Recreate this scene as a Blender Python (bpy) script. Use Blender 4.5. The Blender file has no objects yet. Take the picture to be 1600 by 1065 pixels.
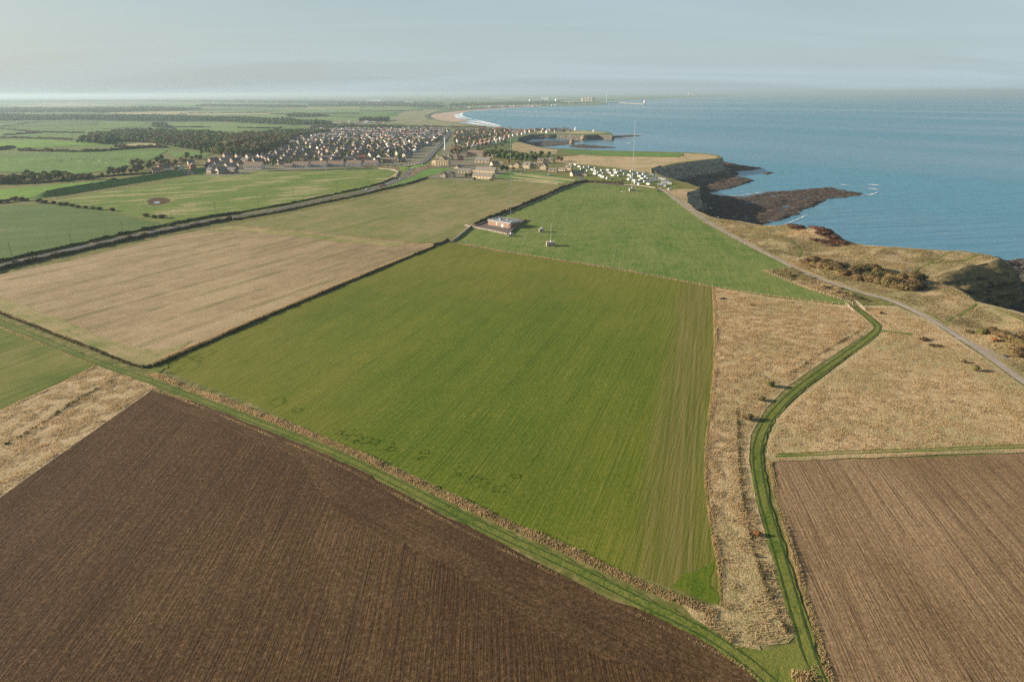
import bpy, math, random
import numpy as np
from mathutils import Vector, Matrix, Euler
from mathutils.geometry import delaunay_2d_cdt
R = math.radians
sc = bpy.context.scene
COL = sc.collection
random.seed(7)
rng = np.random.default_rng(7)

# ------------------------------------------------------------------ camera
CAMZ = 122.0
FPX = 1067.0                      # focal length in pixels of a 1600 px wide frame
PITCH = 19.95
ROLL = -0.275
LAND = 22.0                       # height of the fields above the sea
cam_d = bpy.data.cameras.new('camera')
cam_d.sensor_width = 36.0
cam_d.lens = 36.0 * FPX / 1600.0
cam_d.clip_start = 1.0
cam_d.clip_end = 200000.0
cam = bpy.data.objects.new('camera', cam_d)
COL.objects.link(cam)
RM = Matrix.Rotation(R(90 - PITCH), 3, 'X') @ Matrix.Rotation(R(ROLL), 3, 'Z')
cam.matrix_world = Matrix.Translation((0, 0, CAMZ)) @ RM.to_4x4()
sc.camera = cam

# ------------------------------------------------------------------ sky, sun, exposure
SUN_EL = 16.0
SUN_AZ = 276.0                    # compass style: clockwise from +Y; the sun stands to the left
w = bpy.data.worlds.new('World')
sc.world = w
w.use_nodes = True
nt = w.node_tree
nt.nodes.clear()
wo = nt.nodes.new('ShaderNodeOutputWorld')
bg = nt.nodes.new('ShaderNodeBackground')
sky = nt.nodes.new('ShaderNodeTexSky')
sky.sky_type = 'NISHITA'
sky.sun_disc = False
sky.sun_elevation = R(SUN_EL)
sky.sun_rotation = R(SUN_AZ)
sky.altitude = 100
sky.air_density = 1.0
sky.dust_density = 2.0
sky.ozone_density = 1.5
SKY_STR = 0.050
bg.inputs['Strength'].default_value = SKY_STR
# thin high cloud: noise stretched along the horizon on the direction of view
tc = nt.nodes.new('ShaderNodeTexCoord')
sep = nt.nodes.new('ShaderNodeSeparateXYZ')
nt.links.new(tc.outputs['Generated'], sep.inputs[0])
def wmath(op, a, b=None, c=None):
    n = nt.nodes.new('ShaderNodeMath'); n.operation = op
    for i, v in enumerate((a, b, c)):
        if v is None: continue
        if isinstance(v, (int, float)): n.inputs[i].default_value = v
        else: nt.links.new(v, n.inputs[i])
    return n.outputs[0]
zz = wmath('MAXIMUM', sep.outputs['Z'], 0.0)
den = wmath('ADD', zz, 0.12)
comb = nt.nodes.new('ShaderNodeCombineXYZ')
nt.links.new(wmath('DIVIDE', sep.outputs['X'], den), comb.inputs[0])
nt.links.new(wmath('DIVIDE', sep.outputs['Y'], den), comb.inputs[1])
mp = nt.nodes.new('ShaderNodeMapping')
mp.inputs['Rotation'].default_value = (0, 0, R(28))
mp.inputs['Scale'].default_value = (0.35, 1.1, 1)
nt.links.new(comb.outputs[0], mp.inputs[0])
cn = nt.nodes.new('ShaderNodeTexNoise')
cn.inputs['Scale'].default_value = 0.9
cn.inputs['Detail'].default_value = 6
cn.inputs['Roughness'].default_value = 0.5
cn.inputs['Distortion'].default_value = 0.6
nt.links.new(mp.outputs[0], cn.inputs['Vector'])
cr = nt.nodes.new('ShaderNodeValToRGB')
cr.color_ramp.elements[0].position = 0.35
cr.color_ramp.elements[0].color = (0, 0, 0, 1)
cr.color_ramp.elements[1].position = 0.75
cr.color_ramp.elements[1].color = (1, 1, 1, 1)
nt.links.new(cn.outputs['Fac'], cr.inputs[0])
cf = wmath('ADD', wmath('MULTIPLY', cr.outputs[0], 0.24), 0.68)
low = wmath('SUBTRACT', 1.0, wmath('MINIMUM', wmath('MULTIPLY', zz, 2.1), 0.84))   # the veil thins out overhead
cf = wmath('MULTIPLY', cf, low)
mx = nt.nodes.new('ShaderNodeMix'); mx.data_type = 'RGBA'
nt.links.new(cf, mx.inputs[0])
nt.links.new(sky.outputs[0], mx.inputs[6])
# veil of cloud, a little warmer towards the sun side
wm = nt.nodes.new('ShaderNodeMix'); wm.data_type = 'RGBA'
wm.inputs[6].default_value = (5.2, 6.6, 7.3, 1)
wm.inputs[7].default_value = (5.2, 6.2, 6.5, 1)
sunside = wmath('MULTIPLY_ADD', sep.outputs['X'], -0.75, 0.45)
nt.links.new(wmath('MINIMUM', wmath('MAXIMUM', sunside, 0.0), 1.0), wm.inputs[0])
nt.links.new(wm.outputs[2], mx.inputs[7])
nt.links.new(mx.outputs[2], bg.inputs['Color'])
nt.links.new(bg.outputs[0], wo.inputs['Surface'])

sun_d = bpy.data.lights.new('sun', 'SUN')
sun_d.energy = 5.0
sun_d.angle = R(0.6)
sun_d.color = (1.0, 0.86, 0.70)
sun = bpy.data.objects.new('sun', sun_d)
COL.objects.link(sun)
sdir = Vector((math.sin(R(SUN_AZ)) * math.cos(R(SUN_EL)), math.cos(R(SUN_AZ)) * math.cos(R(SUN_EL)), math.sin(R(SUN_EL))))
sun.rotation_euler = sdir.to_track_quat('Z', 'Y').to_euler()
sun.location = (-200, -100, 300)
sc.view_settings.view_transform = 'Standard'
sc.view_settings.look = 'None'
sc.view_settings.gamma = 1.0
sc.view_settings.exposure = 1.10
sc.cycles.volume_bounces = 0
sc.cycles.max_bounces = 4
sc.cycles.diffuse_bounces = 2
sc.cycles.transparent_max_bounces = 6
sc.cycles.use_denoising = False
sc.cycles.use_adaptive_sampling = False

# ------------------------------------------------------------------ lie of the land
def sstep(a, b, x):
    t = np.clip((np.asarray(x, float) - a) / (b - a), 0, 1)
    return t * t * (3 - 2 * t)
def hbase(y):
    return LAND - 18.0 * sstep(1400, 2450, y)
def ray(px, py):
    d = RM @ Vector(((px - 800) / FPX, (532.5 - py) / FPX, -1.0))
    return d
def at(px, py, z=None):
    """point of the land (or of the level z) seen at this place of the photograph"""
    d = ray(px, py)
    if d.z > -1e-4: d.z = -1e-4
    zz = LAND if z is None else z
    for _ in range(12 if z is None else 1):
        t = (zz - CAMZ) / d.z
        y = d.y * t
        if z is None: zz = float(hbase(y))
    t = (zz - CAMZ) / d.z
    return (d.x * t, d.y * t)
def P(*pts, z=None):
    return [at(a, b, z) for a, b in pts]
def pxm(px, py):
    """pixels (of 1600) per metre at a land point"""
    x, y = at(px, py)
    return FPX / math.sqrt(x * x + y * y + (CAMZ - LAND) ** 2)

# value noise in numpy
_perm = rng.random((257, 257))
_perm[256, :] = _perm[0, :]; _perm[:, 256] = _perm[:, 0]
def vnoise(x, y):
    x = np.asarray(x, float); y = np.asarray(y, float)
    xi = np.floor(x).astype(int); yi = np.floor(y).astype(int)
    fx = x - xi; fy = y - yi
    fx = fx * fx * (3 - 2 * fx); fy = fy * fy * (3 - 2 * fy)
    xi &= 255; yi &= 255
    a = _perm[xi, yi]; b = _perm[xi + 1, yi]; c = _perm[xi, yi + 1]; d = _perm[xi + 1, yi + 1]
    return (a * (1 - fx) + b * fx) * (1 - fy) + (c * (1 - fx) + d * fx) * fy
def fbm(x, y, s, o=4):
    v = 0; a = 1; t = 0
    for i in range(o):
        v = v + a * vnoise(np.asarray(x) / s + 17.3 * i, np.asarray(y) / s + 9.1 * i)
        t += a; a *= 0.5; s *= 0.5
    return v / t                      # 0..1
def inpoly(x, y, poly):
    x = np.asarray(x, float); y = np.asarray(y, float)
    c = np.zeros(x.shape, bool)
    n = len(poly)
    for i in range(n):
        x1, y1 = poly[i]; x2, y2 = poly[i - 1]
        if y1 == y2: continue
        k = ((y1 > y) != (y2 > y)) & (x < (x2 - x1) * (y - y1) / (y2 - y1) + x1)
        c ^= k
    return c
def dist_line(x, y, line, closed=False):
    """distance of points to a polyline"""
    x = np.asarray(x, float); y = np.asarray(y, float)
    d = np.full(x.shape, 1e9)
    n = len(line)
    for i in range(n if closed else n - 1):
        x1, y1 = line[i]; x2, y2 = line[(i + 1) % n]
        dx, dy = x2 - x1, y2 - y1
        L = dx * dx + dy * dy + 1e-9
        t = np.clip(((x - x1) * dx + (y - y1) * dy) / L, 0, 1)
        d = np.minimum(d, np.hypot(x - x1 - t * dx, y - y1 - t * dy))
    return d
def resample(line, step, closed=False):
    out = []
    n = len(line)
    for i in range(n if closed else n - 1):
        a = line[i]; b = line[(i + 1) % n]
        L = math.hypot(b[0] - a[0], b[1] - a[1])
        k = max(1, int(round(L / step)))
        for j in range(k):
            t = j / k
            out.append((a[0] + (b[0] - a[0]) * t, a[1] + (b[1] - a[1]) * t))
    if not closed: out.append(tuple(line[-1]))
    return out
def smooth(line, it=2, closed=False):
    """corner cutting"""
    for _ in range(it):
        out = [] if closed else [line[0]]
        n = len(line)
        for i in range(n if closed else n - 1):
            a = line[i]; b = line[(i + 1) % n]
            out.append((a[0] * .75 + b[0] * .25, a[1] * .75 + b[1] * .25))
            out.append((a[0] * .25 + b[0] * .75, a[1] * .25 + b[1] * .75))
        if not closed: out.append(line[-1])
        line = out
    return line
def wob(line, step, amp, closed=True, s=None):
    pts = resample(line, step, closed)
    a = np.array(pts)
    s = s or step * 3
    a[:, 0] += (vnoise(a[:, 0] / s + 3.3, a[:, 1] / s + 7.7) - .5) * 2 * amp
    a[:, 1] += (vnoise(a[:, 0] / s + 31.3, a[:, 1] / s + 57.7) - .5) * 2 * amp
    return [tuple(p) for p in a]

# the coast road / path, the edge between flat fields and broken coastal ground
COAST_PATH = P((1028, 293), (1045, 303), (1062, 315), (1100, 344), (1160, 377), (1215, 405), (1245, 422), (1290, 439),
               (1350, 459), (1390, 468), (1440, 491), (1490, 521), (1540, 553), (1600, 597), (1700, 668), (1850, 770), (2250, 1030))
MOUNDS = [(1213, 357, 10, 16, 1.6), (1245, 362, 26, 9, 3.5), (1300, 374, 24, 11, 5.5), (1270, 371, 16, 10, 3.5), (1190, 380, 20, 10, 1.2),
          (1390, 397, 40, 14, 3.2), (1480, 402, 26, 16, 2.5), (1540, 408, 12, 14, 2.0), (1330, 425, 36, 9, 2.5), (1420, 440, 22, 9, 2.0),
          (1560, 530, 25, 12, 2.5), (1452, 433, 9, 10, -3.5), (1515, 420, 22, 7, 1.5), (1475, 436, 8, 8, -3), (1540, 505, 20, 8, -2.0), (1130, 258, 20, 20, 0.0)]
_mw = [(at(a, b), sx, sy, h) for a, b, sx, sy, h in MOUNDS]
def relief(x, y):
    x = np.asarray(x, float); y = np.asarray(y, float)
    # side of the coast path
    poly = COAST_PATH + [(900, 60), (900, 900), (250, 900)]
    ins = inpoly(x, y, poly)
    d = dist_line(x, y, COAST_PATH)
    m = np.where(ins, sstep(3, 22, d), 0.0) * (1 - sstep(690, 780, y))
    z = (fbm(x, y, 34, 2) - .5) * 4.0 + (fbm(x + 500, y, 11, 2) - .5) * 0.9
    for (c, sx, sy, h) in _mw:
        z = z + h * np.exp(-((x - c[0]) / sx) ** 2 - ((y - c[1]) / sy) ** 2)
    return z * m
def H(x, y):
    return hbase(y) + relief(x, y)
def Hs(x, y):
    return float(H(np.array([x]), np.array([y]))[0])

# ------------------------------------------------------------------ materials
class Mat:
    def __init__(s, name):
        s.m = bpy.data.materials.new(name); s.m.use_nodes = True
        s.t = s.m.node_tree; s.t.nodes.clear()
        s.o = s.t.nodes.new('ShaderNodeOutputMaterial')
        s.b = s.t.nodes.new('ShaderNodeBsdfPrincipled')
        s.t.links.new(s.b.outputs[0], s.o.inputs[0])
        s._pos = None
        s.set(6, None)
    def set(s, *_): pass
    def put(s, sock, v):
        if v is None: return
        if isinstance(v, (int, float)): sock.default_value = v
        elif isinstance(v, (tuple, list)):
            sock.default_value = tuple(v) + ((1,) if len(v) == 3 and len(sock.default_value) == 4 else ())
        else: s.t.links.new(v, sock)
    def pos(s):
        if s._pos is None: s._pos = s.t.nodes.new('ShaderNodeNewGeometry').outputs['Position']
        return s._pos
    def obj(s):
        return s.t.nodes.new('ShaderNodeTexCoord').outputs['Object']
    def rot(s, v, az, scale=(1, 1, 1)):
        a = s.t.nodes.new('ShaderNodeMapping'); a.inputs['Rotation'].default_value = (0, 0, R(az)); s.put(a.inputs[0], v)
        b = s.t.nodes.new('ShaderNodeMapping'); b.inputs['Scale'].default_value = scale; s.put(b.inputs[0], a.outputs[0])
        return b.outputs[0]
    def noise(s, scale, detail=3, rough=.5, vec=None, dist=0.0):
        n = s.t.nodes.new('ShaderNodeTexNoise')
        n.inputs['Scale'].default_value = scale; n.inputs['Detail'].default_value = detail
        n.inputs['Roughness'].default_value = rough; n.inputs['Distortion'].default_value = dist
        s.put(n.inputs['Vector'], vec if vec is not None else s.pos())
        return n.outputs['Fac']
    def voro(s, scale, vec=None, out='Color'):
        n = s.t.nodes.new('ShaderNodeTexVoronoi'); n.inputs['Scale'].default_value = scale
        s.put(n.inputs['Vector'], vec if vec is not None else s.pos())
        return n.outputs[out]
    def ramp(s, f, stops):
        n = s.t.nodes.new('ShaderNodeValToRGB'); e = n.color_ramp.elements
        while len(e) < len(stops): e.new(0.5)
        for i, (p, c) in enumerate(stops):
            e[i].position = p
            e[i].color = (c, c, c, 1) if isinstance(c, (int, float)) else tuple(c) + (1,)
        s.put(n.inputs[0], f)
        return n.outputs[0]
    def math(s, op, a, b=None, c=None):
        n = s.t.nodes.new('ShaderNodeMath'); n.operation = op
        s.put(n.inputs[0], a); s.put(n.inputs[1], b); s.put(n.inputs[2], c)
        return n.outputs[0]
    def mix(s, f, a, b, mode='MIX'):
        n = s.t.nodes.new('ShaderNodeMix'); n.data_type = 'RGBA'; n.blend_type = mode
        s.put(n.inputs[0], f)
        for k, v in ((6, a), (7, b)): s.put(n.inputs[k], v)
        return n.outputs[2]
    def sepx(s, v):
        n = s.t.nodes.new('ShaderNodeSeparateXYZ'); s.put(n.inputs[0], v); return n.outputs
    def hsv(s, col, v=1.0, h=.5, sat=1.0):
        n = s.t.nodes.new('ShaderNodeHueSaturation'); s.put(n.inputs['Color'], col)
        s.put(n.inputs['Value'], v); s.put(n.inputs['Hue'], h); s.put(n.inputs['Saturation'], sat)
        return n.outputs[0]
    def leafy(s, col, f=.4):
        """thin leaves and blades let light through"""
        s.put(s.b.inputs['Base Color'], col); s.b.inputs['Roughness'].default_value = .9; s.b.inputs['Specular IOR Level'].default_value = .1
        t = s.t.nodes.new('ShaderNodeBsdfTranslucent'); s.put(t.inputs[0], col)
        x = s.t.nodes.new('ShaderNodeMixShader'); x.inputs[0].default_value = f
        s.t.links.new(s.b.outputs[0], x.inputs[1]); s.t.links.new(t.outputs[0], x.inputs[2]); s.t.links.new(x.outputs[0], s.o.inputs[0])
        return s.m
    def done(s, col, rough=.9, bump=None, bstr=.5, bdist=.2, spec=.25, metal=0):
        s.put(s.b.inputs['Base Color'], col)
        s.put(s.b.inputs['Roughness'], rough)
        s.b.inputs['Specular IOR Level'].default_value = spec
        s.b.inputs['Metallic'].default_value = metal
        if bump is not None:
            n = s.t.nodes.new('ShaderNodeBump'); n.inputs['Strength'].default_value = bstr
            n.inputs['Distance'].default_value = bdist
            s.put(n.inputs['Height'], bump)
            s.t.links.new(n.outputs[0], s.b.inputs['Normal'])
        return s.m
def simple(name, c, rough=.7, var=.12, scale=1.5, spec=.3, metal=0):
    m = Mat(name)
    f = m.noise(scale, 3, .6, m.obj())
    lo = tuple(x * (1 - var * 1.6) for x in c); hi = tuple(min(1, x * (1 + var)) for x in c)
    return m.done(m.ramp(f, [(.3, lo), (.7, hi)]), rough, spec=spec, metal=metal)

# ------------------------------------------------------------------ mesh helpers
def tag(o, label=None, cat=None, group=None, kind=None):
    if label: o['label'] = label
    if cat: o['category'] = cat
    if group: o['group'] = group
    if kind: o['kind'] = kind
    return o
def link(name, me, parent=None):
    o = bpy.data.objects.new(name, me)
    COL.objects.link(o)
    if parent: o.parent = parent
    return o
def mesh_np(name, V, F, mats, fm=None, smooth_=False):
    """V (n,3), F (m,k) arrays"""
    V = np.asarray(V, np.float32); F = np.asarray(F, np.int32)
    me = bpy.data.meshes.new(name)
    me.vertices.add(len(V)); me.vertices.foreach_set('co', V.ravel())
    k = F.shape[1]
    me.loops.add(F.size); me.loops.foreach_set('vertex_index', F.ravel())
    me.polygons.add(len(F))
    me.polygons.foreach_set('loop_start', np.arange(0, F.size, k, dtype=np.int32))
    me.polygons.foreach_set('loop_total', np.full(len(F), k, np.int32))
    if fm is not None: me.polygons.foreach_set('material_index', np.asarray(fm, np.int32))
    if smooth_: me.polygons.foreach_set('use_smooth', np.ones(len(F), bool))
    for m in (mats if isinstance(mats, (list, tuple)) else [mats]): me.materials.append(m)
    me.update(calc_edges=True)
    return me
class MB:
    """collects boxes, prisms and the like, then links ONE mesh object"""
    def __init__(s): s.v = []; s.f = []; s.mi = []
    def add(s, vs, fs, mi=0):
        b = len(s.v); s.v += [tuple(v) for v in vs]
        s.f += [tuple(b + i for i in f) for f in fs]; s.mi += [mi] * len(fs)
        return s
    def box(s, x0, x1, y0, y1, z0, z1, mi=0):
        return s.add([(x0, y0, z0), (x1, y0, z0), (x1, y1, z0), (x0, y1, z0), (x0, y0, z1), (x1, y0, z1), (x1, y1, z1), (x0, y1, z1)],
                     [(0, 3, 2, 1), (4, 5, 6, 7), (0, 1, 5, 4), (1, 2, 6, 5), (2, 3, 7, 6), (3, 0, 4, 7)], mi)
    def prism(s, prof, y0, y1, mi=0, axis='y'):
        """profile (a,z) extruded along an axis"""
        n = len(prof)
        f3 = (lambda a, z, t: (a, t, z)) if axis == 'y' else (lambda a, z, t: (t, a, z))
        vs = [f3(a, z, y0) for a, z in prof] + [f3(a, z, y1) for a, z in prof]
        fs = [tuple(range(n))[::-1], tuple(range(n, 2 * n))] + [(i, (i + 1) % n, n + (i + 1) % n, n + i) for i in range(n)]
        return s.add(vs, fs, mi)
    def cyl(s, p0, p1, r0, r1=None, n=8, mi=0):
        r1 = r0 if r1 is None else r1
        a = Vector(p0); b = Vector(p1); d = (b - a).normalized()
        u = d.orthogonal().normalized(); v = d.cross(u)
        vs = []
        for c, r in ((a, r0), (b, r1)):
            for i in range(n):
                t = 2 * math.pi * i / n
                vs.append(c + u * math.cos(t) * r + v * math.sin(t) * r)
        fs = [(i, (i + 1) % n, n + (i + 1) % n, n + i) for i in range(n)] + [tuple(range(n))[::-1], tuple(range(n, 2 * n))]
        return s.add(vs, fs, mi)
    def lathe(s, prof, n=12, mi=0, c=(0, 0)):
        vs = []; fs = []
        for r, z in prof:
            for i in range(n):
                t = 2 * math.pi * i / n
                vs.append((c[0] + r * math.cos(t), c[1] + r * math.sin(t), z))
        for j in range(len(prof) - 1):
            for i in range(n):
                fs.append((j * n + i, j * n + (i + 1) % n, (j + 1) * n + (i + 1) % n, (j + 1) * n + i))
        fs += [tuple(range(n))[::-1], tuple(range((len(prof) - 1) * n, len(prof) * n))]
        return s.add(vs, fs, mi)
    def mesh(s, name, mats):
        me = bpy.data.meshes.new(name)
        me.from_pydata(s.v, [], s.f)
        for m in (mats if isinstance(mats, (list, tuple)) else [mats]): me.materials.append(m)
        me.polygons.foreach_set('material_index', np.array(s.mi, np.int32))
        me.update()
        return me
    def build(s, name, mats, parent=None): return link(name, s.mesh(name, mats), parent)
def empty(name, x, y, z=None, rz=0.0):
    o = bpy.data.objects.new(name, None)
    COL.objects.link(o)
    o.location = (x, y, Hs(x, y) if z is None else z)
    o.rotation_euler = (0, 0, rz)
    o.empty_display_size = 1
    return o
KIDS = {}
def copy_tree(o, parent=None):
    c = o.copy(); COL.objects.link(c)
    if parent is not None: c.parent = parent
    for ch in list(o.children): copy_tree(ch, c)
    return c

def cdt(poly, pts=None):
    vs = [Vector(p) for p in poly]
    n = len(vs)
    if pts is not None and len(pts): vs += [Vector((float(a), float(b))) for a, b in pts]
    r = delaunay_2d_cdt(vs, [], [list(range(n))], 1, 1e-4)
    return np.array([(v.x, v.y) for v in r[0]]), np.array([list(f) for f in r[2]], int)
def gridpts(poly, step, margin=0.35, jitter=0.0):
    a = np.array(poly); x0, y0 = a.min(0); x1, y1 = a.max(0)
    gx, gy = np.meshgrid(np.arange(x0 + step / 2, x1, step), np.arange(y0 + step / 2, y1, step))
    gx = gx.ravel(); gy = gy.ravel()
    if jitter:
        gx = gx + (rng.random(gx.shape) - .5) * jitter * step; gy = gy + (rng.random(gy.shape) - .5) * jitter * step
    k = inpoly(gx, gy, poly)
    gx = gx[k]; gy = gy[k]
    if margin:
        k = dist_line(gx, gy, poly, True) > step * margin
        gx = gx[k]; gy = gy[k]
    return np.stack([gx, gy], 1)
def sheet(name, poly, mat, dz, grid=None, kind='structure', label=None, cat=None, zfun=None, smooth_=True):
    """level sheet laid on the land"""
    pts = gridpts(poly, grid) if grid else None
    V, F = cdt(poly, pts)
    z = (H(V[:, 0], V[:, 1]) if zfun is None else zfun(V[:, 0], V[:, 1])) + dz
    # all triangles face up
    a, b, c = V[F[:, 0]], V[F[:, 1]], V[F[:, 2]]
    cr_ = (b[:, 0] - a[:, 0]) * (c[:, 1] - a[:, 1]) - (b[:, 1] - a[:, 1]) * (c[:, 0] - a[:, 0])
    F = np.where((cr_ < 0)[:, None], F[:, ::-1], F)
    o = link(name, mesh_np(name, np.column_stack([V, z]), F, mat, smooth_=smooth_))
    tag(o, label, cat, kind=kind)
    return o
def offsets(line, wl, wr):
    """points offset to the left / right of a polyline"""
    L = []; Rr = []
    n = len(line)
    for i in range(n):
        a = line[max(0, i - 1)]; b = line[min(n - 1, i + 1)]
        dx, dy = b[0] - a[0], b[1] - a[1]; q = math.hypot(dx, dy) or 1
        nx, ny = -dy / q, dx / q
        L.append((line[i][0] + nx * wl, line[i][1] + ny * wl)); Rr.append((line[i][0] - nx * wr, line[i][1] - ny * wr))
    return L, Rr
def strip(name, line, width, mat, dz, step=3.0, kind='structure', label=None, cat=None, amp=0.0, sm=2, wl=None, wr=None):
    line = resample(smooth(line, sm), step)
    L, Rr = offsets(line, wl if wl is not None else width / 2, wr if wr is not None else width / 2)
    n = len(line)
    if amp:
        for q, ph in ((L, 0), (Rr, 40)):
            for i, (x, y) in enumerate(q):
                e = (float(vnoise(x / 2.5 + ph, y / 2.5)) - .5) * 2 * amp
                cx, cy = line[i]; d = math.hypot(x - cx, y - cy) or 1
                q[i] = (x + (x - cx) / d * e, y + (y - cy) / d * e)
    A = np.array(L + line + Rr)
    z = H(A[:, 0], A[:, 1]) + dz
    F = [(i, i + n, i + n + 1, i + 1) for i in range(n - 1)] + [(i + n, i + 2 * n, i + 2 * n + 1, i + n + 1) for i in range(n - 1)]
    o = link(name, mesh_np(name, np.column_stack([A, z]), F, mat, smooth_=True))
    tag(o, label, cat, kind=kind)
    return o

def tuft_arrays(x, y, h, wd, lean=.35, blades=3):
    """little fans of dry grass: crossed narrow triangles"""
    n = len(x)
    z = H(x, y)
    V = []; 
    th0 = rng.random(n) * math.pi
    lx = (rng.random(n) - .3) * lean * h; ly = (rng.random(n) - .5) * lean * h
    Vs = []
    for k in range(blades):
        th = th0 + k * math.pi / blades
        cx = np.cos(th) * wd; cy = np.sin(th) * wd
        hh = h * (0.75 + .5 * rng.random(n))
        Vs += [np.stack([x - cx, y - cy, z - .05], 1), np.stack([x + cx, y + cy, z - .05], 1),
               np.stack([x + lx + cx * .35, y + ly + cy * .35, z + hh], 1), np.stack([x + lx - cx * .45, y + ly - cy * .45, z + hh * .85], 1)]
    V = np.stack(Vs, 1).reshape(-1, 3)                      # n, blades*4
    F = np.arange(n * blades * 4).reshape(-1, 4)
    return V, F
def scatter(poly, dens, edge=0.0):
    a = np.array(poly); x0, y0 = a.min(0); x1, y1 = a.max(0)
    n = int((x1 - x0) * (y1 - y0) * dens)
    x = x0 + rng.random(n) * (x1 - x0); y = y0 + rng.random(n) * (y1 - y0)
    k = inpoly(x, y, poly)
    return x[k], y[k]
def tufts(name, poly, dens, h, wd, mat, label, cat='grass', clump=6.0, hole=.0, avoid=None):
    x, y = scatter(poly, dens)
    c = fbm(x, y, clump, 3)
    if hole: 
        k = c > hole; x = x[k]; y = y[k]; c = c[k]
    if avoid is not None:
        for line, d in avoid:
            k = dist_line(x, y, line) > d; x = x[k]; y = y[k]; c = c[k]
    hh = h * (.35 + 1.3 * np.clip((c - .25) * 2, 0, 1)) * (.7 + .6 * rng.random(len(x)))
    V, F = tuft_arrays(x, y, hh, wd * (.6 + .8 * rng.random(len(x))))
    o = link(name, mesh_np(name, V, F, mat))
    return tag(o, label, cat, kind='stuff')
# ------------------------------------------------------------------ ground materials
def rough_grass(name, cols, scale=1.0, green=(.10, .15, .035), gamt=.5, az=20):
    m = Mat(name)
    p = m.pos()
    v = m.rot(p, az, (1.6, .8, 1.2))
    fine = m.noise(1.5 * scale, 5, .68, v)
    mid = m.noise(.22 * scale, 4, .6, v)
    big = m.noise(.03, 3, .55)
    c = m.ramp(fine, [(.28, cols[0]), (.48, cols[1]), (.70, cols[2])])
    c = m.mix(m.ramp(mid, [(.40, 0), (.62, .55)]), c, cols[3], 'MIX')
    g = m.math('MULTIPLY', m.ramp(big, [(.42, 0), (.62, gamt)]), m.ramp(m.noise(.5, 4, .7), [(.35, .2), (.6, 1)]))
    c = m.mix(g, c, green)
    return m.done(c, .95, m.math('ADD', fine, mid), .9, .5)
TAN = [(.23, .165, .08), (.44, .325, .17), (.62, .475, .285), (.50, .36, .195)]
m_tan = rough_grass('dry_meadow_grass', TAN)
m_coast = rough_grass('coastal_turf', [(.14, .105, .045), (.38, .285, .145), (.60, .465, .265), (.40, .28, .16)], green=(.14, .17, .045), gamt=.62)
def tuft_mat(name, a, b, c, sc_=.8):
    m = Mat(name)
    f = m.noise(sc_, 3, .7)
    g = m.noise(.035, 4, .6)
    col = m.mix(m.ramp(g, [(.38, 0), (.60, .85)]), m.ramp(f, [(.3, a), (.6, b)]), c)
    return m.leafy(col, .45)
m_tuft = tuft_mat('dry_grass_blades', (.46, .34, .18), (.73, .56, .335), (.56, .445, .245))
m_tuft2 = tuft_mat('weathered_grass_blades', (.32, .245, .12), (.62, .485, .28), (.30, .26, .11))
m_tuftg = tuft_mat('lush_grass_blades', (.055, .12, .008), (.11, .19, .015), (.08, .15, .012))

def row_field(name, az, cols, rows=(2.2, .7), patch=.012, lo=.35, hi=.65, fine=(.5,), bstr=.5, rowbump=.12, track=None, head=None, mott=.5, dots=None, grit=0):
    """drilled or ploughed field: streaks run along azimuth az"""
    m = Mat(name)
    p = m.pos()
    r1 = m.rot(p, az, (1 / rows[0], .012, 1))
    s1 = m.noise(1.0, 3, .6, r1)
    r2 = m.rot(p, az, (1 / rows[1], .05, 1))
    s2 = m.noise(1.0, 3, .6, r2)
    r3 = m.rot(p, az, (.06, .010, 1))
    s3 = m.noise(1.0, 2, .5, r3)
    big = m.noise(patch, 3, .5)
    fn = m.noise(1.6, 4, .75)
    mot = m.noise(.12, 4, .65)
    k = m.math('MULTIPLY_ADD', s1, .30, m.math('MULTIPLY', s2, .22))
    k = m.math('MULTIPLY_ADD', s3, .26, k)
    k = m.math('MULTIPLY_ADD', big, .34, k)
    k = m.math('MULTIPLY_ADD', mot, .16 * mott * 2, k)
    k = m.math('MULTIPLY_ADD', fn, .20, k)
    if grit:
        gr = m.noise(.9, 6, .85)
        k = m.math('ADD', k, m.math('MULTIPLY', m.math('SUBTRACT', gr, .5), 1.5 * grit))
        k = m.math('ADD', k, m.math('MULTIPLY', m.math('SUBTRACT', s1, .5), -.15))
    # k spans about .35 .. 1.1 around .74
    c = m.ramp(m.math('MULTIPLY_ADD', k, 1.0, -.24), [(lo, cols[0]), ((lo + hi) / 2, cols[1]), (hi, cols[2])])
    if track:
        # pairs of wheel lines every few metres
        x = m.sepx(m.rot(p, az, (1 / track[0], 1, 1)))[0]
        fr = m.math('FRACT', m.math('ADD', x, m.math('MULTIPLY', m.noise(.02, 2, .5), .10)))
        l1 = m.math('LESS_THAN', m.math('ABSOLUTE', m.math('SUBTRACT', fr, .44)), track[1] / track[0] / 2)
        l2 = m.math('LESS_THAN', m.math('ABSOLUTE', m.math('SUBTRACT', fr, .56)), track[1] / track[0] / 2)
        l = m.math('MULTIPLY', m.math('MAXIMUM', l1, l2), m.ramp(m.noise(.05, 3, .6), [(.35, 0), (.6, track[2])]))
        c = m.mix(l, c, track[3])
    if dots:
        d = m.ramp(m.voro(dots[0], out='Distance'), [(.10, 1), (.2, 0)])
        d = m.math('MULTIPLY', d, m.ramp(m.noise(.25, 2, .5), [(.4, 0), (.6, dots[1])]))
        c = m.mix(d, c, dots[2])
    if head:
        c = head(m, c)
    b = m.math('ADD', m.math('MULTIPLY', s2, rowbump / .12), fn)
    return m.done(c, .95, b, bstr, .25, spec=.12)

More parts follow.
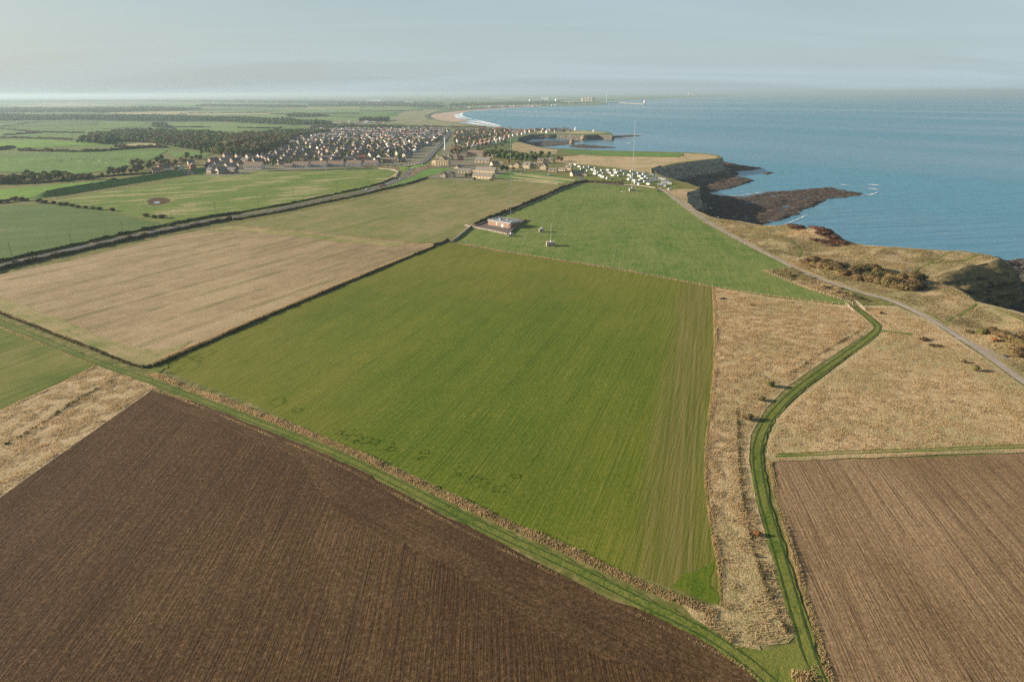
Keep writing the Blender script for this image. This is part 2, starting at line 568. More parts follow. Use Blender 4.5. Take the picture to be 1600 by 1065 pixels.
# boundary headland on the right of the green field
GF_R = P((1113, 449), (1116, 500), (1117, 560), (1112, 620), (1103, 700), (1103, 760), (1113, 830), (1127, 900), (1127, 948))
def green_head(m, c):
    # the drill missed more towards the edges: thinner, browner crop there
    s_ = m.sepx(m.rot(m.pos(), 18.5))
    cx, cy = at(760, 560)
    ca_, sa_ = math.cos(R(18.5)), math.sin(R(18.5)); CX, CY = cx * ca_ - cy * sa_, cx * sa_ + cy * ca_
    dx = m.math('DIVIDE', m.math('SUBTRACT', s_[0], CX), 125.0); dy = m.math('DIVIDE', m.math('SUBTRACT', s_[1], CY), 175.0)
    rr = m.math('SQRT', m.math('ADD', m.math('MULTIPLY', dx, dx), m.math('MULTIPLY', dy, dy)))
    rr = m.math('ADD', rr, m.math('MULTIPLY', m.math('SUBTRACT', m.noise(.014, 4, .6), .5), 1.6))
    th = m.ramp(rr, [(.35, 0), (.95, 1)])
    c = m.mix(m.math('MULTIPLY', th, .60), c, m.ramp(m.noise(1.0, 4, .7, m.rot(m.pos(), 18.5, (.9, .05, 1))), [(.3, (.090, .115, .008)), (.5, (.165, .160, .022)), (.7, (.25, .215, .055))]))
    # browner, older wheelings along the right hand side and a pale turning strip round the edge
    x = m.sepx(m.rot(m.pos(), 15.5))[0]
    x0 = GF_R[3][0] * math.cos(R(15.5)) - GF_R[3][1] * math.sin(R(15.5))
    wv = m.math('ADD', x, m.math('MULTIPLY', m.noise(.02, 2, .5), 7))
    t = m.math('DIVIDE', m.math('SUBTRACT', wv, x0 - 17), 20.0)
    r = m.noise(1.0, 3, .6, m.rot(m.pos(), 15.5, (1.1, .012, 1)))
    f = m.ramp(t, [(0.0, 0), (.35, .6), (.7, .75), (1.0, .35)])
    cc = m.ramp(r, [(.35, (.095, .105, .018)), (.5, (.165, .140, .040)), (.65, (.23, .18, .07))])
    return m.mix(f, c, cc)
m_green = row_field('winter_crop', 20, [(.044, .092, .005), (.106, .145, .012), (.22, .20, .036)], rows=(2.6, .7), lo=.22, hi=.80, head=green_head, grit=1, track=(12.0, .5, .7, (.050, .090, .006)))
m_pasture = row_field('pasture_grass', 10, [(.030, .090, .008), (.085, .155, .022), (.185, .215, .060)], rows=(6, 3), patch=.02, mott=1.6, lo=.28, hi=.76, bstr=1.0, grit=1)
def rough_patches(m, c):
    # bleached tussocky patches drawn out along the old ridges
    k = m.noise(1.0, 4, .6, m.rot(m.pos(), 62, (.045, .016, 1)), .6)
    g = m.noise(.35, 4, .7)
    return m.mix(m.math('MULTIPLY', m.ramp(k, [(.52, 0), (.62, .9)]), m.ramp(g, [(.35, .3), (.6, 1)])), c, (.40, .34, .17))
m_pasture2 = row_field('rough_pasture', 62, [(.030, .080, .006), (.080, .155, .016), (.16, .20, .045)], rows=(5, 2.5), patch=.025, mott=1.8, lo=.28, hi=.78, head=rough_patches, grit=.8, bstr=.8)
m_lush = row_field('lush_path_grass', 40, [(.026, .066, .005), (.068, .118, .010), (.17, .18, .040)], rows=(5, 3), patch=.05, mott=1.6, lo=.26, hi=.74, bstr=.9, grit=1)
m_stub = row_field('stubble', 27, [(.155, .108, .052), (.30, .222, .122), (.46, .355, .21)], rows=(3.6, .8), patch=.010, lo=.30, hi=.72, mott=.8, grit=.6,
                   track=(21.0, 1.3, .9, (.13, .125, .045)))
m_olive = row_field('olive_stubble', 27, [(.085, .13, .024), (.145, .17, .045), (.26, .22, .10)], rows=(6.0, 1.6), patch=.018, lo=.32, hi=.70, mott=1.2)
m_soil = row_field('ploughed_soil', -2, [(.038, .020, .007), (.084, .048, .021), (.180, .110, .052)], rows=(1.3, .6), patch=.02, lo=.24, hi=.82, bstr=1.0,
                   dots=(2.6, .8, (.25, .18, .12)), track=(8.0, .40, .5, (.034, .022, .014)), grit=1)
m_soil_h = row_field('ploughed_headland', -53, [(.038, .021, .008), (.090, .052, .024), (.19, .118, .060)], rows=(2.4, .5), patch=.03, lo=.24, hi=.80, bstr=1.0,
                   dots=(2.6, .7, (.26, .19, .12)), grit=1)
m_soil2 = row_field('drilled_soil', 7.5, [(.13, .080, .038), (.235, .155, .082), (.37, .26, .15)], rows=(1.5, .55), patch=.02, lo=.28, hi=.76, bstr=1.0,
                    track=(5.2, .30, .8, (.095, .060, .034)), grit=.7)
m_dgreen = row_field('dark_green_crop', 62, [(.062, .115, .025), (.095, .145, .038), (.15, .18, .06)], rows=(5, 1.5), patch=.02, lo=.3, hi=.72)
m_lgreen = row_field('left_green_crop', 20, [(.065, .105, .010), (.135, .155, .028), (.24, .205, .075)], rows=(3, .8), patch=.03, lo=.32, hi=.7)
def far_field(name, c):
    m = Mat(name)
    f = m.noise(.01, 4, .6); g = m.noise(.08, 3, .6)
    k = m.math('MULTIPLY_ADD', g, .4, m.math('MULTIPLY', f, .6))
    return m.done(m.ramp(k, [(.35, tuple(x * .72 for x in c)), (.65, tuple(min(1, x * 1.25) for x in c))]), .95, spec=.1)
m_fbright = far_field('bright_grass', (.145, .26, .035))
m_fgreen = far_field('field_grass', (.115, .20, .045))
m_fgreen2 = far_field('field_grass_pale', (.16, .23, .07))
m_fyell = far_field('field_stubble', (.36, .32, .16))
m_fbrown = far_field('field_soil', (.27, .20, .13))
m_gard = row_field('garden_ground', 61, [(.035, .065, .018), (.090, .115, .040), (.22, .20, .14)], rows=(9, 3), patch=.03, mott=2.2, lo=.25, hi=.8, grit=1)
m_lushc = row_field('lush_crop', 18, [(.030, .075, .004), (.068, .118, .008), (.125, .155, .016)], rows=(3, 2), patch=.08, mott=1.8, lo=.25, hi=.75, grit=1)
m_dune = rough_grass('dune_grass', [(.13, .13, .06), (.27, .25, .12), (.38, .33, .18), (.22, .21, .10)], .25, (.11, .15, .05), .8)

def farland(name):
    m = Mat(name)
    p = m.pos()
    v = m.rot(p, 25, (1, .6, 1))
    cell = m.voro(.0022, v)
    s = m.sepx(cell)[0]
    c = m.ramp(s, [(0.0, (.10, .17, .045)), (.25, (.13, .21, .05)), (.45, (.09, .14, .05)), (.6, (.26, .25, .12)), (.8, (.12, .19, .05)), (1.0, (.30, .26, .15))])
    c.node.color_ramp.interpolation = 'CONSTANT'
    g = m.noise(.012, 4, .65)
    c = m.mix(m.ramp(g, [(.45, 0), (.62, .7)]), c, (.07, .09, .035))
    # close to the camera the base ground is plain grass verge
    near = m.ramp(m.math('DIVIDE', m.sepx(p)[1], 2600.0), [(.42, 0), (.62, 1)])
    f = m.noise(.35, 4, .65)
    vg = m.ramp(f, [(.3, (.085, .10, .022)), (.5, (.15, .15, .045)), (.7, (.30, .24, .11))])
    return m.done(m.mix(near, vg, c), .95, spec=.1)
m_ground = farland('countryside')

def water_mat():
    m = Mat('sea_water')
    p = m.pos()
    v = m.rot(p, 12, (1, .30, 1))
    w1 = m.noise(.11, 4, .6, v); w2 = m.noise(.6, 3, .6, v); w3 = m.noise(.015, 3, .5, v)
    big = m.noise(.0016, 3, .5, m.rot(p, -35, (1, .25, 1)))
    c = m.ramp(big, [(.30, (.020, .140, .225)), (.70, (.075, .265, .355))])
    h = m.math('MULTIPLY_ADD', w1, 1.0, m.math('MULTIPLY', w2, .35))
    sw = m.noise(.05, 3, .55, m.rot(p, 78, (1, .14, 1)), .5)
    h = m.math('MULTIPLY_ADD', w3, 2.0, h)
    h = m.math('MULTIPLY_ADD', sw, 2.6, h)
    return m.done(c, m.ramp(big, [(.4, .20), (.6, .36)]), h, 1.0, .8, spec=.5)
m_sea = water_mat()
def rock_mat(name, a, b, c, strata=.6):
    m = Mat(name)
    p = m.pos()
    z = m.t.nodes.new('ShaderNodeMapping'); z.inputs['Scale'].default_value = (.22, .22, strata); m.put(z.inputs[0], p)
    s = m.noise(1.0, 5, .7, z.outputs[0], .4)
    f = m.noise(.35, 5, .7)
    k = m.math('MULTIPLY_ADD', s, .6, m.math('MULTIPLY', f, .4))
    return m.done(m.ramp(k, [(.35, a), (.5, b), (.66, c)]), .95, m.math('ADD', s, f), 1.0, .9, spec=.15)
m_cliff = rock_mat('cliff_rock', (.10, .09, .075), (.36, .31, .23), (.66, .56, .40), .32)
m_reef = rock_mat('reef_rock', (.022, .019, .016), (.080, .058, .042), (.19, .135, .095), .3)
m_reef_dark = rock_mat('wet_rock', (.020, .019, .018), (.080, .068, .055), (.26, .21, .16), .3)
m_redrock = rock_mat('red_sandstone', (.20, .12, .08), (.36, .22, .14), (.46, .30, .20))
m_sand = simple('beach_sand', (.47, .33, .23), .9, .12, .02)
m_wetsand = simple('wet_sand', (.30, .23, .18), .5, .12, .02)
m_foam = simple('sea_foam', (.80, .84, .84), .7, .05, .3)
def slope_mat():
    """turf on the gentler parts of a slope, bare rock where it steepens"""
    m = Mat('cliff_slope')
    n = m.t.nodes.new('ShaderNodeNewGeometry'); z = m.sepx(n.outputs['True Normal'])[2]
    f = m.noise(.5, 5, .7); g = m.noise(.12, 4, .6)
    turf = m.ramp(f, [(.3, (.07, .055, .025)), (.5, (.20, .155, .07)), (.7, (.36, .28, .14))])
    rock = m.ramp(m.noise(.3, 6, .75), [(.35, (.05, .045, .04)), (.65, (.20, .17, .13))])
    k = m.math('ADD', z, m.math('MULTIPLY', m.math('SUBTRACT', g, .5), .8))
    return m.done(m.mix(m.ramp(k, [(.40, 0), (.55, 1)]), rock, turf), .95, m.math('ADD', f, g), 1.0, .8, spec=.1)
m_slope = slope_mat()
def asphalt(name, c):
    m = Mat(name)
    f = m.noise(.6, 4, .6); g = m.noise(.05, 2, .5)
    k = m.math('MULTIPLY_ADD', f, .5, m.math('MULTIPLY', g, .5))
    return m.done(m.ramp(k, [(.35, tuple(x * .8 for x in c)), (.65, tuple(x * 1.2 for x in c))]), .9, spec=.2)
m_road = asphalt('road_asphalt', (.115, .115, .12))
m_redroad = asphalt('red_road_surface', (.24, .12, .10))
m_path = asphalt('path_gravel', (.34, .29, .235))
m_paving = asphalt('paving', (.28, .25, .21))
m_mark = simple('road_paint', (.72, .72, .70), .8, .05)

# ------------------------------------------------------------------ the setting
sea = sheet('sea', [(-90000, -3000), (90000, -3000), (90000, 140000), (-90000, 140000)], m_sea, 0, zfun=lambda x, y: x * 0)
EDGE_NEAR = [(1850, 585), (1700, 530), (1600, 494), (1560, 482), (1527, 474), (1500, 456), (1470, 441), (1450, 433), (1470, 427), (1510, 421),
             (1543, 415), (1560, 411), (1555, 403), (1530, 399), (1450, 392), (1400, 388), (1335, 381), (1290, 372), (1240, 358), (1190, 351), (1140, 341),
             (1112, 338), (1090, 331), (1075, 317), (1071, 304), (1083, 298), (1092, 292), (1075, 286), (1055, 281), (1032, 273), (1019, 265),
             (1034, 261), (1062, 255), (1100, 250), (1122, 248), (1128, 246), (1124, 242.5), (1100, 239.5), (1070, 238), (1000, 236.5), (940, 235),
             (900, 233), (870, 232), (838, 229), (808, 221), (811, 215), (832, 210), (870, 210), (912, 211.5), (935, 210.5), (956, 211.5),
             (955, 208), (948, 206), (920, 204), (860, 203), (800, 201)]
EDGE_BAY = [(770, 198.0), (735, 194), (705, 190), (684, 187), (672, 183), (669, 180), (676, 177), (700, 174), (740, 170.5), (800, 167), (860, 165.0), (920, 164.0),
            (948, 163), (950, 160.5), (925, 158.5)]
coast1 = [at(*p) for p in EDGE_NEAR]
coast2 = [at(a, b, 4.0) for a, b in EDGE_BAY]
coast1 = wob(coast1, 9, 2.2, closed=False, s=14)
land_poly = coast1 + coast2 + [(16000, 42000), (16000, 130000), (-85000, 130000), (-85000, -600), (700, -600), (700, 60)]
ip = [gridpts([p for p in land_poly], 4000, .2)]
def reg(x0, x1, y0, y1, st):
    gx, gy = np.meshgrid(np.arange(x0, x1, st), np.arange(y0, y1, st))
    a = np.stack([gx.ravel(), gy.ravel()], 1)
    a = a[inpoly(a[:, 0], a[:, 1], land_poly)]
    return a[dist_line(a[:, 0], a[:, 1], coast1 + coast2) > min(st * .4, 8)]
ip.append(reg(-1600, 900, 900, 2900, 45))
ip.append(reg(-400, 700, 100, 900, 30))
a = reg(90, 700, 120, 790, 3.2)
cp_poly = COAST_PATH + [(900, 60), (900, 900), (250, 900)]
k = inpoly(a[:, 0], a[:, 1], cp_poly)
ip.append(a[k])
V, F = cdt(land_poly, np.concatenate(ip))
zz_ = H(V[:, 0], V[:, 1])
aa, bb, cc = V[F[:, 0]], V[F[:, 1]], V[F[:, 2]]
crs = (bb[:, 0] - aa[:, 0]) * (cc[:, 1] - aa[:, 1]) - (bb[:, 1] - aa[:, 1]) * (cc[:, 0] - aa[:, 0])
F = np.where((crs < 0)[:, None], F[:, ::-1], F)
cen = (V[F[:, 0]] + V[F[:, 1]] + V[F[:, 2]]) / 3
fm = (inpoly(cen[:, 0], cen[:, 1], cp_poly) & (cen[:, 1] < 760)).astype(int)
ground = link('ground', mesh_np('ground', np.column_stack([V, zz_]), F, [m_ground, m_coast], fm, True))
tag(ground, kind='structure')

# cliffs: a strip of displaced rock under the land edge
def cliff(name, line, rows=14, slope=5.0, step=1.8, amp=3.8, mat=m_cliff, top=None, z1=-1.0, seed=0, out=1, pw=1.8):
    pts = resample(line, step)
    n = len(pts)
    a = np.array(pts)
    t = np.gradient(a, axis=0); q = np.hypot(t[:, 0], t[:, 1]) + 1e-9
    nx, ny = t[:, 1] / q * out, -t[:, 0] / q * out              # seaward
    ks = np.ones(7) / 7
    nx = np.convolve(np.pad(nx, 3, 'edge'), ks, 'valid'); ny = np.convolve(np.pad(ny, 3, 'edge'), ks, 'valid')
    s = np.arange(n) * step
    Vv = []
    zt = H(a[:, 0], a[:, 1]) if top is None else np.full(n, top)
    for r in range(rows + 1):
        f = r / rows
        z = zt + (z1 - zt) * f
        off = slope * (f ** pw) + (fbm(s + seed, z * 3.0 + np.zeros(n), 9, 4) - .5) * 2 * amp * min(1, f * 3) + (fbm(s * 0 + seed, z * 2.2, 2.2, 2) - .5) * amp * .8 * min(1, f * 3)
        Vv.append(np.stack([a[:, 0] + nx * off, a[:, 1] + ny * off, z], 1))
    Vv = np.concatenate(Vv)
    F = []
    for r in range(rows):
        i = np.arange(n - 1)
        F.append(np.stack([r * n + i, r * n + i + 1, (r + 1) * n + i + 1, (r + 1) * n + i], 1))
    F = np.concatenate(F)
    o = link(name, mesh_np(name, Vv, F, mat, smooth_=False))
    return tag(o, kind='structure')
i0 = min(range(len(coast1)), key=lambda i: math.dist(coast1[i], at(1527, 474)))
i1 = min(range(len(coast1)), key=lambda i: math.dist(coast1[i], at(1556, 404)))
cliff('cliff', coast1[:i0 + 1], out=1)
cliff('cliff_slope', coast1[i0:i1 + 1], out=1, rows=30, slope=19, amp=5, step=1.6, mat=m_slope, pw=.55)
i2 = min(range(len(coast1)), key=lambda i: math.dist(coast1[i], at(900, 233)))
m_cove_shaded = rock_mat('shaded_cove_rock', (.035, .035, .032), (.10, .09, .07), (.20, .165, .12), .32)  # darker copy of the cliff rock, with the cove's shade put into its colour
cliff('cliff', coast1[i1:i2 + 1], out=1)
cliff('cliff', coast1[i2:], out=1, mat=m_cove_shaded)
cliff('low_shore', [coast1[-1]] + coast2, rows=3, slope=6, step=12, amp=1.0, out=1, mat=m_sand, z1=-.6)

# fallen rock at the foot of the cliffs
def boulders(name, line, lo, hi, per_m, label, mat, size=(.4, 1.8)):
    pts = resample(line, 2.0); n = int(len(pts) * 2 * per_m)
    L_, R_ = offsets(pts, 1, 1); A = np.array(pts); Nn = np.array(R_) - A
    i = rng.integers(0, len(pts), n); o_ = lo + (hi - lo) * rng.random(n) ** 1.5
    c = A[i] + Nn[i] * o_[:, None] + rng.normal(size=(n, 2)) * .8
    s = size[0] + (size[1] - size[0]) * rng.random(n) ** 3
    D = np.array([(1, 0, 0), (0, 1, 0), (-1, 0, 0), (0, -1, 0), (.55, .55, .7), (-.55, .55, .75), (-.55, -.55, .65), (.55, -.55, .7), (0, 0, 1), (0, 0, -1)])
    V = c[:, None, :].repeat(10, 1); V = np.concatenate([V, np.zeros((n, 10, 1))], 2) + D[None] * s[:, None, None] * (.65 + .6 * rng.random((n, 10, 1)))
    V[:, :, 2] += (1.6 * (1 - (o_ - lo) / (hi - lo)))[:, None] * .9
    T = np.array([(0, 1, 4), (1, 5, 4), (1, 2, 5), (2, 6, 5), (2, 3, 6), (3, 7, 6), (3, 0, 7), (0, 4, 7), (4, 5, 8), (5, 6, 8), (6, 7, 8), (7, 4, 8), (1, 0, 9), (2, 1, 9), (3, 2, 9), (0, 3, 9)])
    F = (np.arange(n)[:, None, None] * 10 + T[None]).reshape(-1, 3)
    return tag(link(name, mesh_np(name, V.reshape(-1, 3), F, mat)), label, 'rocks', kind='stuff')
boulders('boulders', coast1[i1:i2], 4, 20, 3.0, 'fallen boulders along the foot of the shaded cliffs', m_cliff, (.4, 2.0))
boulders('boulders', coast1[i0:i1], 16, 48, 4.0, 'broken rocks strewn below the headland at the right edge', m_reef_dark, (.4, 2.0))
# beach of the bay and its wet rim
beach = P((770, 199), (735, 195), (705, 191), (684, 188), (671, 184), (667, 180), (674, 177), (700, 173.6), (740, 170), (800, 167), (850, 165.6), z=2.0)
beach_in = P((850, 166.6), (800, 168.5), (740, 173), (716, 177), (709, 181), (714, 185.5), (733, 187.5), (727, 190), (712, 191), (735, 195.5), (775, 199.5), z=.3)
sheet('beach', wob(beach + beach_in, 20, 4, s=60), m_sand, 0, zfun=lambda x, y: x * 0 + .45)
# reefs
def reef(name, poly, mat, grid=1.6, hgt=.9, az=60, base=-.25, label=None, rs=5.0):
    poly = wob(poly, 5, 4.0, s=11)
    g = gridpts(poly, grid, .3, .5)
    V, F = cdt(poly, g)
    x, y = V[:, 0], V[:, 1]
    ca, sa = math.cos(R(az)), math.sin(R(az))
    u = x * ca + y * sa; v = -x * sa + y * ca
    rid = fbm(u / 4, v, rs, 4) * 1.15 + fbm(x, y, 3.4, 2) * .45 + fbm(x, y, 26, 2) * .50
    z = base + (rid - .80) * hgt * 2.4
    e = dist_line(x, y, poly, True)
    z = z * sstep(0, 6, e) - .35 * (1 - sstep(0, 6, e))
    o = link(name, mesh_np(name, np.column_stack([V, z]), F, mat))
    return tag(o, kind='structure')
reef('reef', P((1128, 262), (1140, 266), (1160, 270), (1150, 276), (1175, 279), (1180, 283), (1160, 290), (1135, 297), (1110, 300), (1118, 306), (1160, 307), (1200, 301),
               (1240, 297), (1290, 293), (1315, 296), (1330, 300), (1362, 300), (1350, 306), (1310, 310), (1275, 320), (1262, 330), (1230, 342), (1205, 350), (1170, 360), (1120, 352),
               (1085, 335), (1065, 310), (1075, 300), (1060, 290), (1030, 280), (1020, 270), (1040, 268), (1085, 268), (1120, 262), z=0), m_reef, az=20, hgt=1.15, base=.28)
reef('reef', P((1122, 249), (1136, 254), (1160, 258), (1192, 263), (1175, 266), (1150, 268), (1124, 266), (1110, 258), z=0), m_reef, 1.8, az=10, hgt=1.2, base=.3)
reef('reef', P((1195, 268), (1210, 270), (1203, 273), (1192, 272), z=0), m_reef, 1.6, az=10, hgt=1.2, base=.3)
reef('rocky_foreshore', P((1455, 470), (1465, 445), (1530, 420), (1558, 409), (1585, 404), (1700, 401), (1760, 460), (1800, 540), (1700, 520), (1600, 500), (1540, 487), z=0), m_reef_dark, az=20, hgt=1.9, base=.42)
reef('outer_reef', P((956, 213), (985, 211), (1004, 212.3), (985, 214), (960, 216), (935, 219), (912, 219.5), (930, 215), z=0), m_reef, 3, az=0, hgt=.8, base=.35)
reef('skerry', P((886, 228.5), (905, 226), (935, 228), (968, 231), (930, 232), (900, 231.5), z=0), m_reef, 3, az=0, hgt=.8, base=.45)
reef('cove_floor', P((812, 224), (850, 220), (900, 220), (912, 219), (890, 226), (860, 229), (835, 229), z=0), m_reef_dark, 4, az=0, hgt=.7, base=.4)
# breaking water
def foam(name, pts, wd, label=None, amp=1.0, step=3):
    line = resample(smooth(P(*pts, z=0), 2), step)
    L, Rr = offsets(line, 1, 1)
    n = len(line); A = []
    for j, q in enumerate((L, Rr)):
        for i, (x, y) in enumerate(q):
            cx, cy = line[i]
            taper = math.sin(math.pi * (i + .5) / n) ** .5
            wv = wd * .5 * taper * (.3 + 1.4 * float(vnoise(x / 5 + j * 31, y / 5)))
            A.append((cx + (x - cx) * wv, cy + (y - cy) * wv, .30 if j else .12))
    F = [(i, i + n, i + n + 1, i + 1) for i in range(n - 1)]
    o = link(name, mesh_np(name, A, F, m_foam))
    return tag(o, kind='structure')
foam('surf', [(1312, 288), (1328, 290)], 5)
foam('surf', [(1355, 288), (1374, 290)], 7)
foam('surf', [(1345, 294), (1360, 294), (1372, 297)], 4)
foam('surf', [(1330, 305), (1348, 306), (1362, 304), (1372, 300)], 2.5)
foam('surf', [(1108, 305), (1130, 307), (1160, 305), (1200, 299)], 3)
foam('surf', [(1112, 331), (1130, 325), (1144, 320)], 2.2)
foam('surf', [(1170, 327), (1180, 322), (1190, 318)], 2.2)
foam('surf', [(1060, 249), (1056, 250)], 1)
foam('surf', [(1150, 262), (1170, 263), (1190, 262)], 2.5)
foam('surf', [(962, 210.2), (985, 209.6), (1006, 211.5)], 9)
foam('surf', [(978, 223.2), (984, 224)], 8)
foam('surf', [(1220, 352), (1245, 344), (1262, 335)], 1.2)
for k_, (wd_, pts_) in enumerate([(50, [(714, 177.5), (708, 181), (712, 184.5), (730, 186)]), (30, [(722, 176), (718, 180), (722, 183), (738, 186.5)]),
                    (36, [(733, 188), (745, 190.5), (770, 194.5), (782, 197.8)]), (30, [(716, 191.5), (735, 193), (755, 195.5), (776, 198.5)]),
                    (24, [(740, 187), (758, 191), (775, 195)]), (20, [(740, 173.5), (775, 171), (812, 168.5)]), (16, [(728, 189), (742, 193.2), (766, 197)])]):
    foam('surf', pts_, wd_, step=12)
foam('surf', [(1573, 409), (1610, 408), (1660, 407)], 3)

def FS(name, pts, mat, dz=.06, step=9, amp=.5, grid=None, **k):
    return sheet(name, wob(P(*pts), step, amp), mat, dz, grid, **k)
FS('crop_field', [(247, 573), (420, 498), (560, 438), (702, 379), (770, 392), (850, 404), (985, 425), (1113, 449), (1116, 500), (1117, 560), (1112, 620), (1103, 700), (1103, 760),
                  (1113, 830), (1127, 900), (1127, 948), (1080, 930), (960, 884), (860, 843), (760, 794), (640, 738), (520, 687), (400, 634), (300, 596)], m_green)
FS('ploughed_field', [(234, 611), (0, 776), (-260, 960), (-500, 1400), (1500, 1400), (1290, 1150), (1192, 1068), (1165, 1038), (1090, 996), (1000, 957), (880, 897), (760, 842), (640, 777),
                      (520, 713), (400, 663), (300, 627)], m_soil)
FS('ploughed_headland', [(234, 611), (300, 627), (400, 663), (520, 713), (640, 777), (760, 842), (880, 897), (1000, 957), (1090, 996), (1165, 1038), (1192, 1068), (1290, 1150), (1200, 1190),
                         (1090, 1085), (960, 1020), (840, 965), (700, 885), (560, 800), (440, 725), (330, 670)], m_soil_h, .12, 7, 4.0)
FS('stubble_field', [(-95, 452), (0, 429), (110, 407), (250, 372), (360, 352), (420, 356), (520, 366), (655, 381), (692, 379), (560, 430), (430, 485), (231, 571), (205, 568), (100, 527), (0, 488)], m_stub)
m_stub_h = row_field('stubble_headland', -52, [(.075, .125, .015), (.16, .185, .045), (.36, .28, .14)], rows=(2.2, .7), patch=.05, lo=.30, hi=.70, mott=1.2, grit=.6)
FS('stubble_headland', [(-95, 452), (-60, 440), (0, 465), (110, 505), (200, 540), (250, 548), (300, 530), (262, 556), (231, 570), (205, 567), (100, 526), (0, 487)], m_stub_h, .12, 5, 1.2)
FS('stubble_headland', [(300, 366), (362, 353), (420, 358), (520, 368), (640, 382), (612, 386), (520, 377), (430, 366), (365, 360)], m_stub_h, .12, 5, 1.2)
FS('harvested_field', [(362, 351), (440, 337), (520, 320), (600, 303), (640, 291), (672, 282), (700, 279), (760, 281), (830, 283), (873, 287), (880, 291), (800, 330), (745, 352), (693, 378), (655, 380), (520, 366)], m_olive)
FS('farm_field', [(-200, 425), (-20, 503), (60, 535), (148, 571), (0, 641), (-200, 740)], m_lgreen)
FS('meadow', [(1060, 940), (1128, 950), (1185, 1010), (1190, 1022), (1150, 1022), (1100, 985)], m_tan, .1)
FS('pasture', [(708, 377), (738, 353), (800, 329), (850, 309), (895, 289), (925, 287), (985, 291), (1036, 297), (1060, 317), (1100, 348), (1160, 381), (1215, 409), (1238, 418), (1192, 423),
               (1255, 449), (1332, 475), (1300, 474), (1200, 463), (1114, 447), (985, 423), (850, 402), (770, 389)], m_pasture)
FS('meadow', [(1236, 418), (1262, 430), (1300, 445), (1335, 460), (1338, 472), (1258, 448), (1194, 423)], m_tan, .10)
FS('meadow', [(1116, 449), (1200, 464), (1300, 475), (1328, 478), (1365, 511), (1352, 523), (1290, 563), (1228, 603), (1195, 640), (1172, 680), (1169, 720), (1184, 790), (1205, 860), (1230, 940), (1245, 990),
              (1230, 1005), (1180, 1010), (1129, 950), (1129, 900), (1115, 830), (1105, 760), (1105, 700), (1114, 620), (1119, 560), (1118, 500)], m_tan, .08)
FS('meadow', [(1340, 478), (1400, 478), (1450, 500), (1490, 527), (1540, 560), (1600, 605), (1700, 676), (1800, 750), (1760, 702), (1600, 701), (1400, 712), (1215, 717), (1196, 712), (1198, 690), (1212, 655), (1250, 616), (1310, 572),
              (1372, 524), (1378, 508)], m_tan, .07)
FS('ploughed_field', [(1208, 722), (1400, 716), (1600, 708), (1740, 704), (1850, 784), (2250, 1048), (2250, 1400), (1450, 1400), (1340, 1150), (1303, 1065), (1272, 960), (1238, 850), (1217, 780)], m_soil2)
_a, _b = at(0, 700), at(200, 590)
AZM = math.degrees(math.atan2(_b[0] - _a[0], _b[1] - _a[1]))
m_margin = row_field('swept_dry_grass', AZM, [(.11, .085, .035), (.29, .21, .105), (.52, .40, .23)], rows=(1.6, .6), patch=.05, lo=.26, hi=.74, mott=1.2, grit=.6, bstr=1.2)
FS('rough_margin', [(150, 572), (205, 586), (245, 606), (233, 612), (0, 777), (-200, 920), (-200, 735), (0, 641)], m_margin, .07)
FS('rough_pasture', [(72, 316), (160, 300), (250, 287), (332, 266), (450, 265), (600, 262), (623, 268), (617, 281), (560, 298), (480, 314), (400, 329), (290, 346), (262, 349), (200, 336), (130, 325)], m_pasture2, .06)
FS('farm_field', [(-90, 330), (0, 322), (62, 318), (110, 321), (190, 336), (262, 351), (200, 363), (110, 383), (0, 408), (-90, 430)], m_dgreen)
FS('grass_strip', [(-90, 305), (0, 296), (70, 290), (140, 284), (240, 276), (320, 268), (342, 263), (330, 263), (260, 280), (130, 297), (45, 309), (-90, 318)], m_fbright)
FS('headland_grass', [(880, 233.5), (1000, 238), (1065, 239.5), (1070, 243), (1060, 245), (950, 243.5), (905, 241), (880, 237)], m_fgreen, .1)
FS('tan_grassland', [(905, 242), (950, 244.5), (1062, 246), (1070, 240), (1100, 240.5), (1122, 244), (1118, 247.5), (1060, 253.5), (1032, 260), (1017, 264), (1020, 271), (1000, 269), (960, 262), (925, 258), (885, 256)], m_tan, .1)
FS('caravan_field', [(897, 262), (925, 259), (960, 263), (1000, 270), (1023, 274), (1052, 284), (1066, 291), (1055, 296), (1028, 292), (985, 289), (935, 283), (905, 275)], m_lush, .12)
FS('allotment', [(795, 268), (860, 272), (905, 281), (888, 286), (820, 281), (770, 278)], m_fgreen, .1)
FS('hay_strip', [(800, 270.5), (860, 276), (900, 281.5), (896, 283), (850, 280), (803, 273)], m_fyell, .2)
FS('hay_strip', [(800, 276), (850, 281), (884, 285.5), (878, 286.5), (840, 284), (798, 277.5)], m_fyell, .2)
FS('village_green', [(655, 232), (690, 228), (668, 246), (650, 256), (625, 257), (622, 248), (640, 240)], m_fgreen, .1)
FS('village_green', [(622, 262), (662, 257.5), (668, 259), (640, 263.5), (625, 265)], m_fbright, .3)
FS('village_green', [(655, 266), (690, 262), (705, 262), (690, 270), (655, 279), (633, 288), (600, 296), (590, 298), (622, 285), (640, 276)], m_fgreen, .14)
